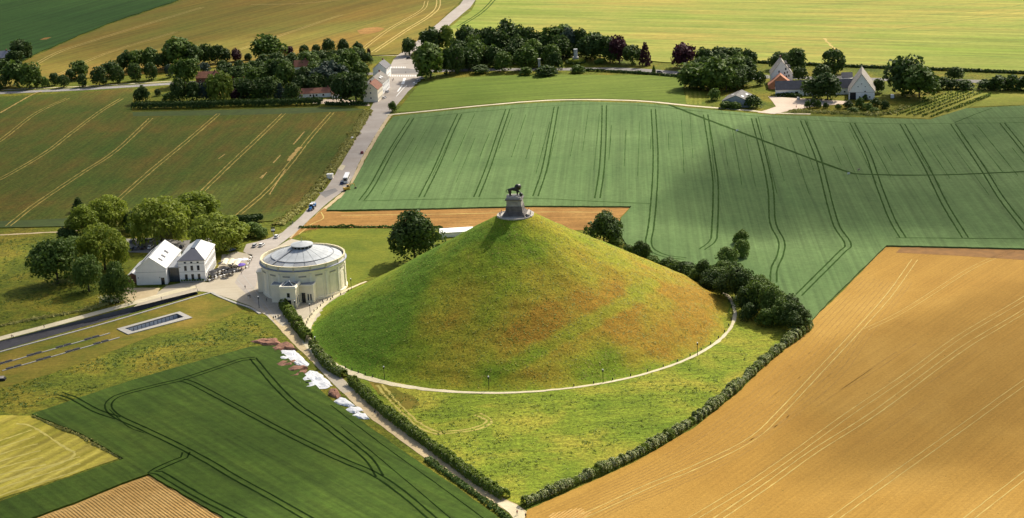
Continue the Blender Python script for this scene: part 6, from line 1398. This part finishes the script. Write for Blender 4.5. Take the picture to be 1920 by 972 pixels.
for r in (((513, 600), .13, PATHD, 'walk', 'black', 'black', 'person in black, left one of the three walking on the cobbles below the porch'), ((517, 599), .13, PATHD, 'stride', 'black', 'grey', 'person in dark clothes, middle one of the three on the cobbles below the porch'), ((522, 597), .13, PATHD, 'walk', 'grey', 'black', 'person in grey, right one of the three on the cobbles below the porch'),
          ((460, 542), .1, 2.0, 'stand', 'black', 'black', 'person in black standing alone in the middle of the plaza'), ((466, 560), .12, 1.0, 'walk', 'black', 'white', 'person with pale trousers walking on the plaza paving lines'), ((469, 559), .12, 1.0, 'stand', 'black', 'black', 'person in black beside the one with pale trousers on the plaza'), ((500, 566), .13, 2.2, 'walk', 'grey', 'black', 'person in grey beside the porch wall on the cobbles'),
          ((453, 515), .1, 2.4, 'walk', 'beige', 'black', 'person in beige walking along the terrace edge'), ((454, 508), .1, 1.4, 'stand', 'red', 'grey', 'person in red standing at the corner of the terrace'), ((368, 541), .1, 0.2, 'stand', 'black', 'black', 'person in black at the top end of the sunken ramp'), ((303, 563), .12, PI, 'walk', 'black', 'grey', 'person in black on the pavement near the ramp end'), ((371, 549), .26, .5, 'walk', 'white', 'blue', 'person in white at the head of the ramp kerb'),
          ((83, 616), .12, .4, 'walk', 'black', 'blue', 'person in black walking alone along the ramp pavement'), ((22, 634), .12, .4, 'walk', 'red', 'black', 'taller person in red walking at the far left of the pavement'), ((25, 635), .12, .4, 'walk', 'black', 'black', 'shorter person in black beside the one in red on the pavement'),
          ((703, 777), .1, PATHD, 'stride', 'black', 'blue', 'person in black, left of the pair on the sandy path'), ((709, 781), .1, PATHD, 'walk', 'beige', 'black', 'person in beige, right of the pair on the sandy path'), ((970, 966), .12, PATHD, 'walk', 'red', 'black', 'person in red on the path corner at the bottom of the picture'), ((986, 972), .12, PATHD, 'walk', 'black', 'black', 'person in black at the lower end of the path corner'),
          ((736, 153), .13, 1.2, 'walk', 'black', 'black', 'person in black, left of the pair below the zebra crossing'), ((738, 151), .13, 1.2, 'walk', 'grey', 'black', 'person in grey, right of the pair below the zebra crossing'), ((765, 165), .13, .6, 'stand', 'black', 'grey', 'person in black on the road edge beside the pasture corner'), ((761, 138), .13, 3, 'walk', 'black', 'black', 'person in black crossing the middle of the junction'), ((546, 424), .12, RD, 'walk', 'black', 'black', 'person in black walking up the narrow mound road'), ((549, 421), .12, RD, 'walk', 'grey', 'blue', 'person in grey ahead on the narrow mound road'),
          ((603, 356), .12, 1.2, 'stand', 'black', 'black', 'person in black at the left verge below the site cabin'), ((1493, 203), .18, 1, 'stand', 'red', 'red', 'person in red standing in the farmyard entrance'), ((1196, 134), .12, 1, 'walk', 'white', 'grey', 'person in white on the pavement of the main road')): person(*r)
for i, (dx, dy, c) in enumerate(((-5.9, -2.6, 'black'), (-5.8, .6, 'red'), (-5.4, 2.8, 'black'), (-6.1, -.6, 'blue'), (5.9, -2.9, 'black'), (5.3, -3.8, 'beige'), (5.2, 3.2, 'red'), (6.1, .6, 'white'), (4.2, -5.2, 'black'))):
    side = 'left' if dx < 0 else 'right'
    person(Vector((dx, dy, 0)), 41.12, math.atan2(dy, dx), 'stand', c, ('grey', 'black', 'blue')[i % 3], f'person in {c}, {["nearest the front", "by the wall, red top", "at the back", "facing outwards, blue top", "by the steps", "on the front corner", "at the far back", "leaning at the wall", "at the front edge"][i]} on the {side} of the summit platform')
for px, c, lb in (((1591, 331), 'white', 'white marker board in the wheat below the bend of the trodden path'), ((1610, 324), 'beige', 'pale marker board in the wheat at the bend of the trodden path'), ((1382, 250), 'white', 'white marker board in the wheat at the upper part of the trodden path')):
    t = thing('marker_board', lb, 'sign', G(*px), .3); MB().tube([(0, 0, 0), (0, 0, 1.6)], .05, 5).build('post', wood, t); MB().box((-.7, -.05, 1.2), (.7, .05, 2.1)).build('panel', CL[c], t)

# ------------------------------------------------------------------ unseen fair-weather clouds, inferred from dark fields and placed to shade them
def cloud_mat(dens_):
    mt = bpy.data.materials.new('cloud_vapour'); mt.use_nodes = True; t = mt.node_tree; t.nodes.clear()
    v = t.nodes.new('ShaderNodeVolumePrincipled'); v.inputs['Density'].default_value = dens_; v.inputs['Color'].default_value = (1, 1, 1, 1); v.inputs['Anisotropy'].default_value = .6
    o = t.nodes.new('ShaderNodeOutputMaterial'); t.links.new(v.outputs[0], o.inputs['Volume']); return mt
def cloud(px, rx, ry, thick, rot, seed, dens_=.0045, alt=620.0):
    """cumulus whose shadow falls on the ground point seen at photo pixel px"""
    g_ = G(*px); c = g_ + SDIR * (alt / SDIR.z)
    bm = bmesh.new(); bmesh.ops.create_icosphere(bm, subdivisions=4, radius=1)
    for q in bm.verts:
        d = q.co.copy(); n_ = 1 + .35 * MN.noise(d * 1.3 + Vector((seed, 0, 0))) + .15 * MN.noise(d * 3.1 + Vector((0, seed, 0)))
        q.co = Vector((d.x * rx * n_, d.y * ry * n_, d.z * (thick if d.z > 0 else thick * .35) * n_))
    me = bpy.data.meshes.new('cloud'); bm.to_mesh(me); bm.free(); me.materials.append(cloud_mat(dens_))
    struct(link('cloud', me, None, c, rot))
cloud((200, 270), 230, 180, 150, .2, 1)
cloud((170, 15), 330, 270, 170, .1, 2)
cloud((250, 830), 130, 75, 120, .5, 3)
cloud((1800, 290), 150, 140, 120, .3, 4, .0085)
cloud((1870, 670), 95, 60, 80, .8, 5, .006)
cloud((20, 590), 62, 90, 130, .2, 6, .006)
cloud((690, 300), 34, 90, 90, -.3, 7, .006)
